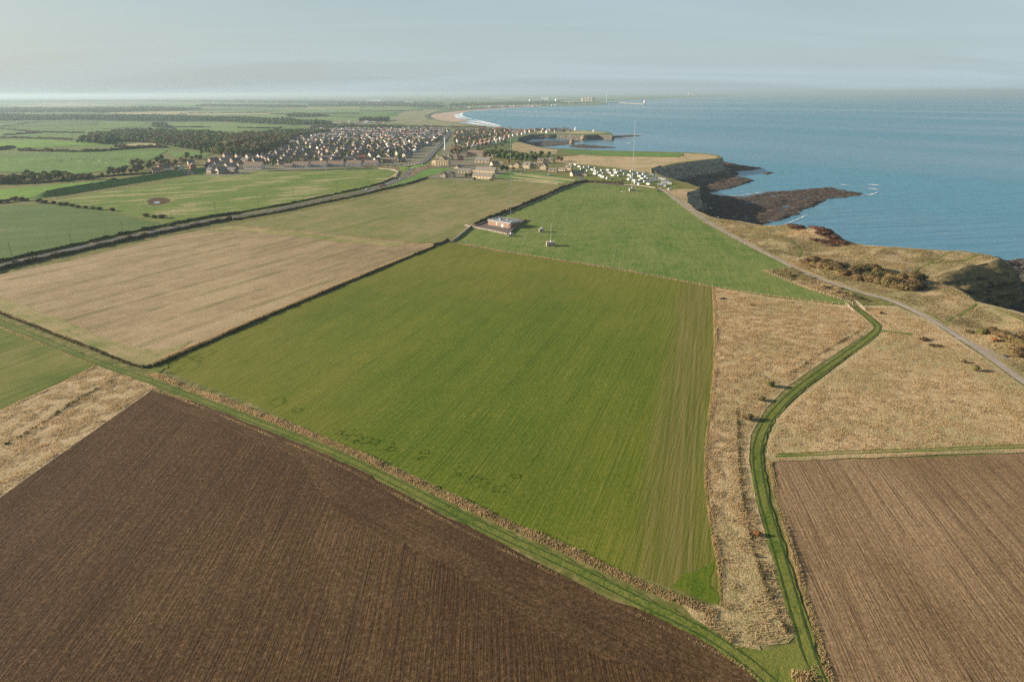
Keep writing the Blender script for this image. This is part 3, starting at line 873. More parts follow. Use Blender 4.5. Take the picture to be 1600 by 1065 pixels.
# countryside on the left
FS('farm_field', [(-60, 242), (30, 239), (150, 236.5), (262, 234.5), (250, 242), (232, 252), (180, 266), (120, 273), (60, 271), (-60, 268)], m_fgreen, .5, 20, 2, 40)
FS('farm_field', [(-60, 221), (60, 218), (112, 222), (170, 226.5), (100, 229), (30, 232), (-60, 234)], m_fbright, .5, 20, 2, 40)
FS('farm_field', [(5, 212), (60, 208.5), (110, 209), (115, 217), (60, 216.5), (5, 215)], m_fgreen, .5, 20, 2, 40)
FS('farm_field', [(-60, 206), (0, 204), (45, 207), (0, 211), (-60, 213)], m_fgreen2, .5, 20, 2, 40)
FS('farm_field', [(10, 199), (90, 191.5), (160, 189.5), (230, 191.5), (222, 197), (160, 202), (100, 204), (50, 203)], m_fgreen, .5, 20, 2, 40)
FS('farm_field', [(-60, 193), (0, 191), (28, 192), (0, 198), (-60, 200)], m_fgreen2, .5, 20, 2, 40)
FS('farm_field', [(262, 192), (320, 191), (400, 195), (460, 197), (400, 203), (340, 206), (290, 201), (262, 196)], m_fgreen2, .5, 30, 2, 40)
FS('farm_field', [(180, 226), (215, 223.5), (253, 225), (250, 228), (200, 229.5)], m_fyell, .7, 20, 2, 40)
FS('farm_field', [(265, 240), (300, 236), (330, 243), (320, 246), (275, 246)], m_fgreen, .5, 20, 2, 40)
FS('farm_field', [(300, 181), (440, 179), (520, 183), (600, 187), (520, 190), (400, 187)], m_fgreen2, .6, 40, 3, 45)
FS('farm_field', [(160, 176.5), (260, 174.5), (420, 175.5), (430, 178.5), (300, 180), (200, 179)], m_fyell, .7, 60, 3, 90)
FS('farm_field', [(430, 172), (520, 169.5), (640, 168.5), (660, 171), (560, 176), (450, 176)], m_fgreen2, .7, 60, 3, 90)
FS('farm_field', [(440, 177.5), (560, 177.2), (620, 176), (625, 181), (600, 185), (530, 182)], m_fgreen, .7, 60, 3, 90)
FS('farm_field', [(475, 169.5), (560, 168), (565, 169.2), (480, 170.8)], m_fyell, 1.0, 60, 3, 200)
FS('farm_field', [(10, 165), (110, 162.5), (220, 164.5), (120, 165.8), (30, 166)], m_fyell, 1.0, 60, 3, 200)
FS('farm_field', [(220, 163), (300, 162), (420, 163), (300, 165)], m_fbright, 1.0, 60, 3, 200)
FS('farm_field', [(300, 168), (420, 166.5), (440, 168), (330, 170)], m_fgreen2, 1.0, 60, 3, 200)
FS('dunes', [(610, 182), (640, 172), (690, 171), (672, 178), (663, 181), (668, 186), (690, 191), (740, 198), (700, 200), (640, 196), (600, 190)], m_dune, .6, 40, 3, 45)

FS('village_ground', [(395, 266), (398, 254), (428, 240), (448, 226), (470, 210), (520, 203), (640, 202), (705, 201), (702, 208), (680, 236), (655, 257), (640, 262), (600, 258), (560, 262), (480, 266)], m_gard, .3, 12, 1.5, 45)
FS('village_ground', [(322, 275), (325, 256), (350, 245), (400, 240), (440, 240), (440, 258), (400, 268), (370, 275)], m_gard, .07, 12, 1.5)
FS('village_ground', [(708, 202), (790, 201), (835, 204), (838, 208), (806, 214), (780, 222), (740, 235), (760, 243), (765, 262), (800, 266), (790, 274), (740, 283), (690, 280), (672, 278), (700, 256), (688, 240), (706, 215)], m_gard, .08, 12, 1.5, 45)
FS('headland_grass', [(838, 205), (870, 204.6), (915, 205), (944, 206.8), (950, 208.6), (912, 209.8), (870, 208.6), (840, 208.4)], m_fyell, .5, 12, 2, 30)
FS('lush_crop', [(1066, 915), (1082, 893), (1104, 884), (1120, 866), (1126, 900), (1127, 945), (1105, 938)], m_lushc, .10, 2, 3.0)
FS('meadow', [(868, 246), (905, 243.5), (920, 250), (905, 257), (884, 256), (868, 252)], m_tan, .12, 12, 1.5)
FS('farm_field', [(806, 243), (862, 243.5), (866, 250), (850, 251), (808, 249)], m_fgreen, .12, 12, 1.5, 30)
FS('meadow', [(800, 224), (812, 222.5), (845, 231), (872, 234.5), (870, 241), (830, 240), (800, 236)], m_coast, .16, 12, 1.5, 30)
# roads and paths
ROAD = P((-90, 440), (0, 415), (60, 401), (110, 390), (200, 370), (290, 352), (330, 344), (370, 338.5), (440, 326), (500, 313), (560, 301), (600, 291), (625, 281), (636, 273), (640, 267), (646, 262), (655, 258))
strip('road', ROAD, 6.2, m_road, .18, step=4)
strip('road', P((655, 258), (668, 250), (680, 236), (690, 226), (700, 214), (704, 207), (690, 200), (650, 192), (615, 187), (603, 183), (612, 179), (632, 173)), 8.0, m_road, .7, step=8)
strip('road', P((646, 264), (670, 263), (700, 261), (735, 258), (757, 254)), 7.0, m_redroad, .2, step=4)
strip('road', P((640, 276), (650, 270), (660, 264), (668, 260), (690, 257), (720, 252)), 6.0, m_redroad, .22, step=4)
strip('road', P((617, 264), (600, 259), (560, 259), (500, 263), (440, 266), (400, 266)), 5.0, m_redroad, .16, step=4)
strip('road', P((1022, 293), (985, 290), (950, 287), (912, 283), (905, 278), (915, 272), (905, 266), (880, 268), (850, 269), (800, 267)), 4.5, m_road, .22, step=4)
strip('footpath', P((575, 300), (600, 289), (616, 281), (624, 272), (621, 268), (612, 263)), 3.0, m_paving, .14, step=3)
strip('verge', P((480, 309), (540, 300), (585, 289), (612, 279), (622, 270)), 6.0, m_tan, .11, step=3)
strip('coast_road', COAST_PATH, 3.1, m_path, .16, step=2.2, sm=1)
strip('farm_track', P((904, 287), (880, 293), (850, 304), (800, 325), (765, 341), (742, 351)), 3.0, m_paving, .15)
strip('footpath', P((1490, 528), (1510, 533), (1535, 544), (1555, 554), (1575, 562)), 1.6, m_path, .2, step=1.5)
# mown grass lanes
LANE = P((-120, 455), (0, 504), (60, 528), (130, 557), (180, 577), (215, 588), (300, 620), (400, 659), (520, 706), (640, 765), (760, 826), (880, 880), (1000, 940), (1090, 982), (1150, 1020), (1200, 1062), (1260, 1120))
strip('grass_lane', LANE, 3.8, m_lush, .16, step=2, amp=.5)
LANE2 = P((1338, 482), (1360, 498), (1374, 511), (1362, 525), (1310, 562), (1250, 604), (1210, 642), (1186, 680), (1181, 720), (1193, 785), (1213, 850), (1236, 930), (1252, 985), (1266, 1030), (1290, 1085), (1330, 1160))
strip('grass_lane', LANE2, 3.5, m_lush, .17, step=2, amp=.5)
FS('grass_junction', [(1140, 1010), (1190, 1015), (1245, 1000), (1262, 1000), (1280, 1040), (1310, 1110), (1230, 1130), (1190, 1060)], m_lush, .14, 3, .5)
strip('grass_lane', P((1200, 716), (1260, 713.5), (1400, 708), (1600, 701), (1800, 696)), 4.0, m_coast, .17, step=3, amp=.5)
strip('grass_lane', P((1210, 713.5), (1400, 706), (1600, 699), (1800, 694)), .8, m_lush, .22, step=3, amp=.25)
strip('grass_lane', P((1212, 710), (1400, 702), (1600, 695.5), (1800, 690)), .7, m_lush, .2, step=3, amp=.25)
strip('grass_lane', P((238, 583), (250, 574), (262, 572)), 5, m_lush, .19, step=2, amp=.3)
strip('grass_lane', P((1372, 516), (1400, 520), (1425, 522)), 3, m_lush, .16, step=2, amp=.4)
for pts_, wd_ in (([(1360, 459), (1430, 466), (1500, 500)], 5), ([(1440, 488), (1470, 499), (1505, 519), (1560, 560), (1600, 586), (1680, 640)], 4.5)):
    strip('turf_verge', P(*pts_), wd_, m_coast, .12, step=2, amp=.8)
TRAILS = []
for pts_ in ([(1238, 380), (1250, 387), (1253, 395), (1247, 403)], [(1427, 428), (1440, 419), (1463, 408), (1490, 400)], [(1478, 503), (1500, 492), (1520, 481), (1526, 476)], [(1445, 487), (1475, 503), (1482, 509)],
             [(1170, 366), (1190, 372), (1225, 380), (1240, 382)], [(1350, 404), (1363, 411)], [(1555, 485), (1600, 503), (1650, 520)], [(1453, 413), (1500, 412), (1535, 405)]):
    strip('footpath', P(*pts_), 1.3, m_lush, .12, step=1.5, amp=.3, sm=1)
    TRAILS.append((P(*pts_), 1.0))
m_rut = simple('rut_turf', (.045, .075, .014), .95, .3, .8)
# wheel marks in the lanes: the worn ruts
for off in (-1.1, 1.1):
    for ln in (LANE, LANE2):
        L_, R_ = offsets(resample(smooth(ln, 2), 2), off, 0)
        strip('wheel_rut', L_, .38, m_rut, .21, step=2, amp=.1, sm=0)
# road centre line
for i in range(0, 150):
    pass
def dashes(name, line, wd, dash, gap, mat, dz):
    pts = resample(smooth(line, 2), 1.0); V = []; F = []
    i = 0
    while i + dash < len(pts):
        a = pts[i]; b = pts[i + dash]
        dx, dy = b[0] - a[0], b[1] - a[1]; q = math.hypot(dx, dy); nx, ny = -dy / q * wd / 2, dx / q * wd / 2
        k = len(V)
        for (x, y) in ((a[0] - nx, a[1] - ny), (b[0] - nx, b[1] - ny), (b[0] + nx, b[1] + ny), (a[0] + nx, a[1] + ny)): V.append((x, y, Hs(x, y) + dz))
        F.append((k, k + 1, k + 2, k + 3)); i += dash + gap
    return tag(link(name, mesh_np(name, V, F, mat)), kind='structure')
dashes('road_marking', ROAD, .18, 4, 6, m_mark, .22)
# ------------------------------------------------------------------ vegetation
def leaf_mat(name, a, b, c):
    m = Mat(name)
    f = m.noise(.55, 3, .7); g = m.noise(.11, 2, .5)
    col = m.mix(m.ramp(g, [(.42, 0), (.62, .7)]), m.ramp(f, [(.35, a), (.62, b)]), c)
    return m.leafy(col, .25)
m_leafd = leaf_mat('dark_foliage', (0.042, 0.068, 0.024), (0.098, 0.143, 0.042), (0.075, 0.090, 0.030))
m_leafo = leaf_mat('olive_foliage', (0.098, 0.103, 0.032), (0.184, 0.172, 0.057), (0.127, 0.138, 0.040))
m_leafb = leaf_mat('autumn_foliage', (.10, .072, .034), (.19, .130, .060), (.13, .105, .045))
m_leafg = leaf_mat('green_foliage', (0.063, 0.105, 0.025), (0.133, 0.182, 0.042), (0.126, 0.140, 0.042))
m_leafr = leaf_mat('rust_foliage', (.20, .09, .03), (.36, .17, .06), (.28, .14, .05))
m_gorse = leaf_mat('gorse_foliage', (.10, .065, .03), (.21, .14, .065), (.15, .12, .045))
m_bracken = leaf_mat('bracken_foliage', (.105, .052, .034), (.17, .085, .055), (.13, .07, .045))
m_hedge = leaf_mat('hedge_foliage', (0.063, 0.059, 0.028), (0.154, 0.119, 0.059), (0.084, 0.091, 0.031))
m_bark = simple('bark', (.10, .075, .05), .9)
LEAVES = [m_leafd, m_leafo, m_leafb, m_leafg]

def crown_np(rx, ry, z0, z1, n, leaf, seed, lumps=9):
    r_ = np.random.default_rng(seed)
    zc = (z0 + z1) / 2; rz = (z1 - z0) / 2
    C = r_.normal(size=(lumps, 3)); C /= np.linalg.norm(C, axis=1)[:, None]
    C *= (.35 + .35 * r_.random((lumps, 1)))
    C[:, 2] = np.abs(C[:, 2]) * 1.0 - .25
    lr = .36 + .26 * r_.random(lumps)
    which = r_.integers(0, lumps, n)
    D = r_.normal(size=(n, 3)); D /= np.linalg.norm(D, axis=1)[:, None]
    D[:, 2] = np.where(D[:, 2] < -.3, -D[:, 2], D[:, 2])
    Pp = C[which] + D * (lr[which] * (.75 + .3 * r_.random(n)))[:, None]
    Pp = Pp * np.array([rx, ry, rz]) + np.array([0, 0, zc])
    A = r_.normal(size=(n, 3)); A /= np.linalg.norm(A, axis=1)[:, None]
    Nn = D * 1.5 + A * .6; Nn /= np.linalg.norm(Nn, axis=1)[:, None]
    U = np.cross(Nn, r_.normal(size=(n, 3))); U /= np.linalg.norm(U, axis=1)[:, None]
    W = np.cross(Nn, U)
    s = (leaf * (.6 + .8 * r_.random(n)))[:, None] * .5
    V = np.stack([Pp - U * s - W * s * .8, Pp + U * s - W * s * .6, Pp + U * s * .8 + W * s, Pp - U * s * .9 + W * s * .7], 1).reshape(-1, 3)
    F = np.arange(n * 4).reshape(-1, 4)
    # an uneven inner body so the crown is not hollow
    k = 8; m_ = 5; B = []
    for j in range(m_ + 1):
        ph = -math.pi / 2 + math.pi * j / m_
        for i in range(k):
            t = 2 * math.pi * i / k; q = .58 + .22 * r_.random()
            B.append((math.cos(t) * math.cos(ph) * rx * q, math.sin(t) * math.cos(ph) * ry * q, zc + math.sin(ph) * rz * q))
    FB = [(len(V) + j * k + i, len(V) + j * k + (i + 1) % k, len(V) + (j + 1) * k + (i + 1) % k, len(V) + (j + 1) * k + i) for j in range(m_) for i in range(k)]
    return np.concatenate([V, np.array(B)]), np.concatenate([F, np.array(FB)])

def make_tree(kind, h, r, mat, seed, n=300, leaf=.95, low=.02):
    root = bpy.data.objects.new(kind, None); COL.objects.link(root)
    V, F = crown_np(r, r, h * low, h, n, leaf, seed)
    link('crown', mesh_np('crown', V, F, mat), root)
    t = MB().cyl((0, 0, -.3), (0, 0, h * .38), h * .035, h * .022, 6)
    for i in range(4):
        a = i * 1.6 + seed
        t.cyl((0, 0, h * (.25 + .04 * i)), (math.cos(a) * r * .5, math.sin(a) * r * .5, h * (.5 + .06 * i)), h * .014, h * .006, 5)
    t.build('trunk', m_bark, root)
    return root
TREES = {}
def tree_proto(key, *a, **k):
    """first one is used, then copied"""
    TREES[key] = [make_tree(*a, **k), False]
def place(key, x, y, s=1.0, rz=None, label=None, cat='tree', group=None, z=None, sx=None):
    t = TREES[key]
    if not t[1]: o = t[0]; t[1] = True
    else: o = copy_tree(t[0])
    o.location = (x, y, (Hs(x, y) if z is None else z) - .05)
    o.rotation_euler = (0, 0, random.random() * 6.28 if rz is None else rz)
    o.scale = (s * (sx or 1), s, s * random.uniform(.88, 1.12))
    if 'group' in o.keys(): del o['group']
    return tag(o, label, cat, group)
tree_proto('d1', 'broadleaf_tree', 10.5, 5.2, m_leafd, 1)
tree_proto('d2', 'broadleaf_tree', 9.5, 4.8, m_leafg, 2)
tree_proto('o1', 'broadleaf_tree', 10, 5.3, m_leafo, 3)
tree_proto('o2', 'broadleaf_tree', 9, 5.0, m_leafo, 4)
tree_proto('b1', 'autumn_tree', 9, 4.6, m_leafb, 5)
tree_proto('r1', 'autumn_tree', 9, 4.0, m_leafr, 6)
tree_proto('c1', 'conifer_tree', 11, 1.9, m_leafd, 7, low=.08)
tree_proto('s1', 'hedgerow_bush', 3.4, 3.2, m_leafd, 8, n=190, leaf=.7, low=-.12)
tree_proto('s2', 'hedgerow_bush', 3.0, 3.0, m_leafb, 9, n=190, leaf=.7, low=-.12)
tree_proto('g1', 'gorse_bush', 3.4, 4.6, m_gorse, 10, n=520, leaf=.60, low=-.3)
tree_proto('g2', 'gorse_bush', 3.0, 4.4, m_leafo, 11, n=520, leaf=.60, low=-.3)
tree_proto('g3', 'bracken_clump', 2.0, 4.6, m_bracken, 12, n=520, leaf=.55, low=-.3)
tree_proto('g4', 'hawthorn_bush', 2.7, 1.9, m_leafo, 13, n=320, leaf=.38, low=-.05)
tree_proto('g5', 'hawthorn_bush', 2.4, 1.9, m_leafb, 14, n=320, leaf=.38, low=-.05)
tree_proto('g6', 'hawthorn_bush', 2.2, 1.6, m_leafr, 15, n=260, leaf=.36, low=-.05)
tree_proto('g7', 'bramble_thicket', 1.3, 3.4, m_leafb, 16, n=420, leaf=.40, low=-.4)
def pl(key, px, py, s=1.0, **k):
    x, y = at(px, py); return place(key, x, y, s, **k)

# --- bushes on the coast
for i, (px, py, s, key) in enumerate([(1262, 413, .85, 'g1'), (1272, 418, 1.0, 'g1'), (1284, 421, 1.0, 'g1'), (1296, 425, 1.05, 'g1'), (1308, 427, 1.0, 'g1'), (1318, 431, 1.05, 'g1'), (1300, 419, .9, 'g1'), (1286, 414, .8, 'g1'),
                         (1330, 431, 1.0, 'g1'), (1340, 437, .95, 'g1'), (1352, 433, 1.1, 'g2'), (1362, 440, 1.1, 'g1'), (1374, 443, 1.1, 'g1'), (1386, 446, 1.2, 'g1'), (1398, 448, 1.15, 'g1'), (1410, 451, 1.15, 'g1'),
                         (1422, 452, 1.1, 'g1'), (1433, 450, 1.0, 'g1'), (1392, 438, 1.0, 'g1'), (1408, 441, 1.0, 'g1'), (1424, 444, .95, 'g1'), (1372, 434, .95, 'g2'), (1346, 427, .8, 'g1')]):
    pl(key, px, py, s * 1.25, label='brown gorse bush in the thicket on the sea side of the coast path', cat='bush', group='gorse thicket beside the coast path')
for px, py, s in [(1236, 364, .6), (1248, 364, .7), (1260, 367, .6), (1268, 372, .7), (1280, 374, 1.0), (1290, 376, 1.1), (1300, 378, 1.15), (1310, 381, 1.0), (1318, 383, .7), (1284, 381, .9), (1296, 384, .9), (1272, 380, .8)]:
    pl('g3', px, py, s, label='low reddish brown bracken on the mound at the cliff edge', cat='bracken', group='bracken on the seaward mound')
random.seed(21)
for i in range(46):
    t = random.random(); px = 1264 + 172 * t + random.uniform(-6, 6); py = 412 + 36 * t + random.uniform(-9, 7) * (.6 + .6 * t)
    pl(random.choice(['g1', 'g1', 'g1', 'g2']), px, py, random.uniform(.8, 1.25), label='brown gorse bush in the thicket on the sea side of the coast path', cat='bush', group='gorse thicket beside the coast path')
for i in range(34):
    t = random.random(); px = 1234 + 84 * t; py = 362 + 20 * t + random.uniform(-4, 5) * math.sin(math.pi * t)
    pl('g3', px, py, random.uniform(.6, 1.0), label='low reddish brown bracken on the mound at the cliff edge', cat='bracken', group='bracken on the seaward mound')
for px, py, s, key in [(1556, 530, .8, 'g1'), (1566, 535, .9, 'g1'), (1580, 540, 1.0, 'g1'), (1592, 546, 1.2, 'g1'), (1604, 552, 1.2, 'g1'), (1590, 556, 1.0, 'g1'), (1535, 524, .8, 'g2'), (1547, 521, .7, 'g1'), (1620, 560, 1.2, 'g1'), (1600, 538, 1.0, 'g1')]:
    pl(key, px, py, s, label='brown shrub in the clump behind the bench by the side path', cat='bush', group='shrubs behind the bench')
pl('g6', 1552, 537, 1.1, label='orange leaved shrub at the end of the short side path', cat='bush')
for (px, py, s, key, lb) in [(1205, 604, 1.0, 'g4', 'round olive bush west of the grass lane, the farthest of three'),
                             (1190, 626, .8, 'g5', 'small brown bush west of the grass lane, the middle of three'),
                             (1169, 656, 1.05, 'g5', 'brown green bush west of the grass lane, the nearest of three'),
                             (1523, 579, .85, 'g4', 'dark round bush alone in the dry grass beside the coast path'),
                             (1506, 567, .65, 'g5', 'small brown bush in the dry grass beside the coast path'),
                             (1375, 490, .75, 'g6', 'orange tinged bush between the grass lane and coast path'),
                             (1183, 836, .7, 'g6', 'small rust coloured bush in the ditch left of the grass lane'),
                             (1500, 522, .0, '', ''), ]:
    if key: pl(key, px, py, s, label=lb, cat='bush')
for (px, py, s, lb) in [(1130, 467, .55, 'flat dark bramble patch at the corner of the dry meadow'), (1176, 477, .5, 'low brown bramble streak in the dry meadow near the fence'),
                        (1444, 531, .8, 'dark bramble beside the coast path, upper of the pair'), (1462, 541, .8, 'dark bramble beside the coast path, lower of the pair'),
                        (1515, 520, .7, 'flat brown shrub beside the short side path'), (1340, 466, .9, 'reddish bramble next to the gate by the coast path'), (1355, 470, .6, 'small dark bramble just seaward of the gate'),
                        (1235, 432, 1.0, 'brown bramble bank in the tan wedge by the pasture fence'), (1290, 450, .9, 'reddish bramble bank along the pasture fence'), (1316, 459, .9, 'reddish bramble bank nearest the pasture corner')]:
    pl('g7', px, py, s, label=lb, cat='bramble')
# --- bushes and trees on the left
for px, py, s, k in [(93, 300, .75, 's1'), (103, 297, 1.0, 's1'), (111, 297, .85, 's1'), (121, 294, .9, 's1'), (144, 291, 1.1, 's1'), (160, 287, .8, 's1'), (170, 286, 1.1, 's1'), (178, 284, 1.2, 's1'), (205, 281, .8, 's1'), (225, 277, .9, 's1'), (235, 276, .8, 's1'), (262, 273, .7, 's1')]:
    pl(k, px, py, s * 1.3, label='dark bush on the crest of the grassy bank', cat='bush', group='bushes along the grassy bank')
for px, py, s, k in [(2, 317, 1.3, 's2'), (12, 316, 1.2, 's1'), (24, 314, 1.6, 's2'), (34, 314, 1.5, 's2'), (-8, 318, 1.5, 's1'), (42, 314, 1.0, 's1')]:
    pl(k, px, py, s, label='brown topped bush in the clump at the corner of the dark green field', cat='bush', group='bushes at the field corner')
for i, (px, py, s) in enumerate([(62, 317, 1.1), (70, 318, 1.0), (84, 319, .85), (95, 321, .9), (103, 321, 1.0), (112, 323, .9), (122, 325, .75), (134, 326, .8), (145, 327, .75), (155, 328, .8), (176, 330, .85), (228, 339, .9), (241, 341, .75), (253, 341, 1.05)]):
    pl('s2' if i % 3 else 's1', px, py, s * 1.35, label='brown hawthorn bush on the boundary below the rough pasture', cat='bush', group='hawthorns on the pasture boundary')
for px, py, s, lb in [(188, 367, .85, 'dark bush at the roadside beneath the third utility pole'), (224, 360, .9, 'dark round bush on the roadside verge'), (267, 353, 1.0, 'dark bush at the roadside near the pasture corner')]:
    pl('s1', px, py, s, label=lb, cat='bush')
# hedgerow trees below the cattle field
random.seed(3)
for i in range(64):
    px = -12 + i * 2.5 + random.uniform(-2, 2)
    py = 288.5 - px * .055 + random.uniform(-9 if px < 120 else -4, 0)
    pl(random.choice(['d1', 'd2', 'o1', 'o2', 'b1', 'b1']), px, py, random.uniform(.7, 1.15) * (1 if px < 110 else .75), label='small tree in the thick hedgerow below the cattle field', cat='tree', group='hedgerow trees below the cattle field')
for i in range(34):
    t = random.random(); px = 165 + 165 * t; py = 272 - 26 * t + random.uniform(-8, 5)
    if py > 262 and px > 240: continue
    pl(random.choice(['b1', 'b1', 'o1', 'd2', 'd1']), px, py, random.uniform(.7, 1.15), label='tree among the scrub at the left end of the village', cat='tree', group='trees at the left end of the village')
for px, py, s, k in [(160, 276, .6, 'b1'), (170, 274, .7, 'd2'), (178, 273, .8, 'b1'), (186, 272, .9, 'd2'), (193, 271, 1.15, 'd1'), (205, 271, .8, 'b1'), (214, 271, .9, 'b1'), (222, 267, .8, 'd2'), (232, 264, .8, 'b1'), (240, 259, .8, 'o1'),
                     (252, 258, .9, 'b1'), (262, 256, .9, 'o1'), (275, 257, .9, 'b1'), (290, 254, .8, 'o2'), (246, 250, .6, 'd2'), (270, 262, .9, 'b1'), (276, 268, .95, 'b1'), (322, 264, .95, 'b1'), (330, 266, .8, 'b1'), (335, 240, .9, 'o1'),
                     (300, 250, .9, 'b1'), (312, 250, .9, 'o2')]:
    pl(k, px, py, s, label='tree among the scrub at the left end of the village', cat='tree', group='trees at the left end of the village')
# wooded valley behind the village
VAL = [(118, 224), (150, 211), (215, 205), (300, 209), (380, 213), (450, 206), (500, 206), (515, 209), (470, 215), (452, 224), (425, 235), (390, 242), (352, 245), (335, 238), (300, 233), (262, 228), (215, 222), (170, 227)]
vw = P(*VAL)
def wood(name, poly, spacing, hr, label, mats=(m_leafd, m_leafg, m_leafo), n=70, leaf=1.7, seed=1, excl=None):
    r_ = np.random.default_rng(seed)
    g = gridpts(poly, spacing, .2, .9)
    if seed == 2: g = g[(fbm(g[:, 0], g[:, 1], 55, 3) > .36) & ~inpoly(g[:, 0], g[:, 1], olv) & ~inpoly(g[:, 0], g[:, 1], olv2)]
    if excl is not None: g = g[~inpoly(g[:, 0], g[:, 1], excl)]
    pro = [crown_np(5.5, 5.5, .5, 10, n, leaf, seed * 10 + i) for i in range(4)]
    Vs = []; Fs = []; M_ = []; b = 0
    for i, (x, y) in enumerate(g):
        V, F = pro[i % 4]
        s = (hr[0] + (hr[1] - hr[0]) * r_.random()) / 10 * (.75 + .5 * float(vnoise(x / 60, y / 60)))
        a = r_.random() * 6.28; ca, sa = math.cos(a) * s, math.sin(a) * s
        W = np.stack([V[:, 0] * ca - V[:, 1] * sa + x, V[:, 0] * sa + V[:, 1] * ca + y, V[:, 2] * s + float(hbase(y))], 1)
        Vs.append(W); Fs.append(F + b); b += len(V)
        mi = int((float(vnoise(x / 45 + 9, y / 45)) * .7 + r_.random() * .45) * len(mats)) % len(mats)
        M_.append(np.full(len(F), mi))
    o = link(name, mesh_np(name, np.concatenate(Vs), np.concatenate(Fs), list(mats), np.concatenate(M_)))
    return tag(o, label, 'woodland', kind='stuff')
olv = P((332, 240), (345, 226), (372, 214), (400, 213), (430, 219), (452, 226), (425, 236), (390, 243), (352, 246))
olv2 = P((212, 222), (240, 216), (290, 219), (318, 226), (330, 237), (300, 235), (262, 229))
# the near edge of the valley wood: separate trees
near_edge = smooth(P((335, 241), (352, 244), (372, 244), (390, 243), (410, 239), (428, 234), (446, 226), (458, 217), (475, 212)), 1)
k = 0
for q, (x, y) in enumerate(resample(near_edge, 13)):
    for r in range(2):
        xx = x + random.uniform(-6, 6) - r * 10; yy = y + random.uniform(-6, 6) + r * 17
        place(random.choice(['o1', 'o2', 'o1', 'b1', 'd2', 'o2']), xx, yy, random.uniform(1.2, 1.75), label='olive green tree on the sunlit near edge of the wood behind the village', cat='tree', group='trees on the near edge of the valley wood')
near2 = smooth(P((118, 224), (135, 222), (170, 226), (215, 222), (262, 228), (300, 235), (330, 240)), 1)
for q, (x, y) in enumerate(resample(near2, 15)):
    for r in range(2):
        place(random.choice(['d1', 'd2', 'd1', 'o1', 'b1']), x + random.uniform(-6, 6), y + random.uniform(-5, 5) + r * 15 + 6, random.uniform(.85, 1.25), label='dark tree on the long left edge of the wood behind the village', cat='tree', group='trees on the left edge of the valley wood')
wood('woodland', vw, 12.5, (8, 16), 'dark dense wood filling the valley behind the village', (m_leafd, m_leafg, m_leafo, m_leafd), seed=2, n=150, leaf=1.5)
wood('woodland', olv, 15, (12, 17), 'sunlit olive green shoulder of the wood behind the village', (m_leafo, m_leafo, m_leafb, m_leafg), seed=51, n=200, leaf=1.3)
wood('woodland', olv2, 15, (10, 15), 'mixed green left shoulder of the wood behind the village', (m_leafo, m_leafg, m_leafb, m_leafd), seed=52, n=200, leaf=1.3)
wood('woodland', P((-60, 191), (0, 190), (60, 189), (110, 187.5), (160, 189), (230, 189.5), (330, 190), (430, 195), (500, 197), (520, 197), (520, 193.5), (440, 188), (330, 185), (260, 182.5), (160, 182.5), (80, 182), (0, 181), (-60, 181)), 20, (11, 17), 'long belt of dark trees across the far fields', (m_leafd, m_leafg, m_leafd), n=44, leaf=3, seed=3)
wood('woodland', P((235, 199), (262, 201), (262, 196), (240, 194)), 13, (9, 13), 'small wood between the pale green fields', seed=4, n=44, leaf=3)
wood('woodland', P((480, 202), (560, 201), (640, 201), (625, 199), (560, 197.5), (500, 198)), 15, (8, 12), 'tree belt behind the village roofs', (m_leafd, m_leafg, m_leafb), seed=5, n=44, leaf=3)
for i, (pp, sp, lb) in enumerate([([(-60, 179), (0, 177), (90, 176), (160, 177), (280, 173), (320, 172), (240, 169), (120, 171), (-60, 170)], 34, 'hazy wood beyond the long tree belt on the left'),
                        ([(190, 172), (290, 173.5), (285, 170), (220, 169)], 30, 'small hazy copse near the pale stubble'),
                        ([(300, 167), (480, 168.5), (480, 166), (320, 164.5)], 40, 'faint wood under the left horizon'),
                        ([(0, 161), (200, 159.5), (460, 162), (660, 165), (700, 163), (660, 160), (400, 157), (0, 156)], 75, 'faint blue woodland along the horizon'),
                        ([(480, 167.5), (560, 166.5), (640, 167.5), (690, 168.5), (700, 166), (600, 164), (480, 164.5)], 48, 'hazy tree belt beyond the yellow fields'),
                        ([(700, 168), (780, 165), (860, 163.2), (920, 161.5), (920, 160), (820, 160), (700, 163)], 60, 'dark trees behind the far beach'),
                        ([(440, 183.5), (470, 184), (520, 182), (460, 180)], 26, 'short tree belt in the pale fields'),
                        ([(560, 191), (600, 190.5), (612, 188), (570, 187)], 20, 'trees beside the distant village street')]):
    wood('woodland', P(*pp), sp, (12, 18), lb, (m_leafd, m_leafg), n=26, leaf=5, seed=20 + i)

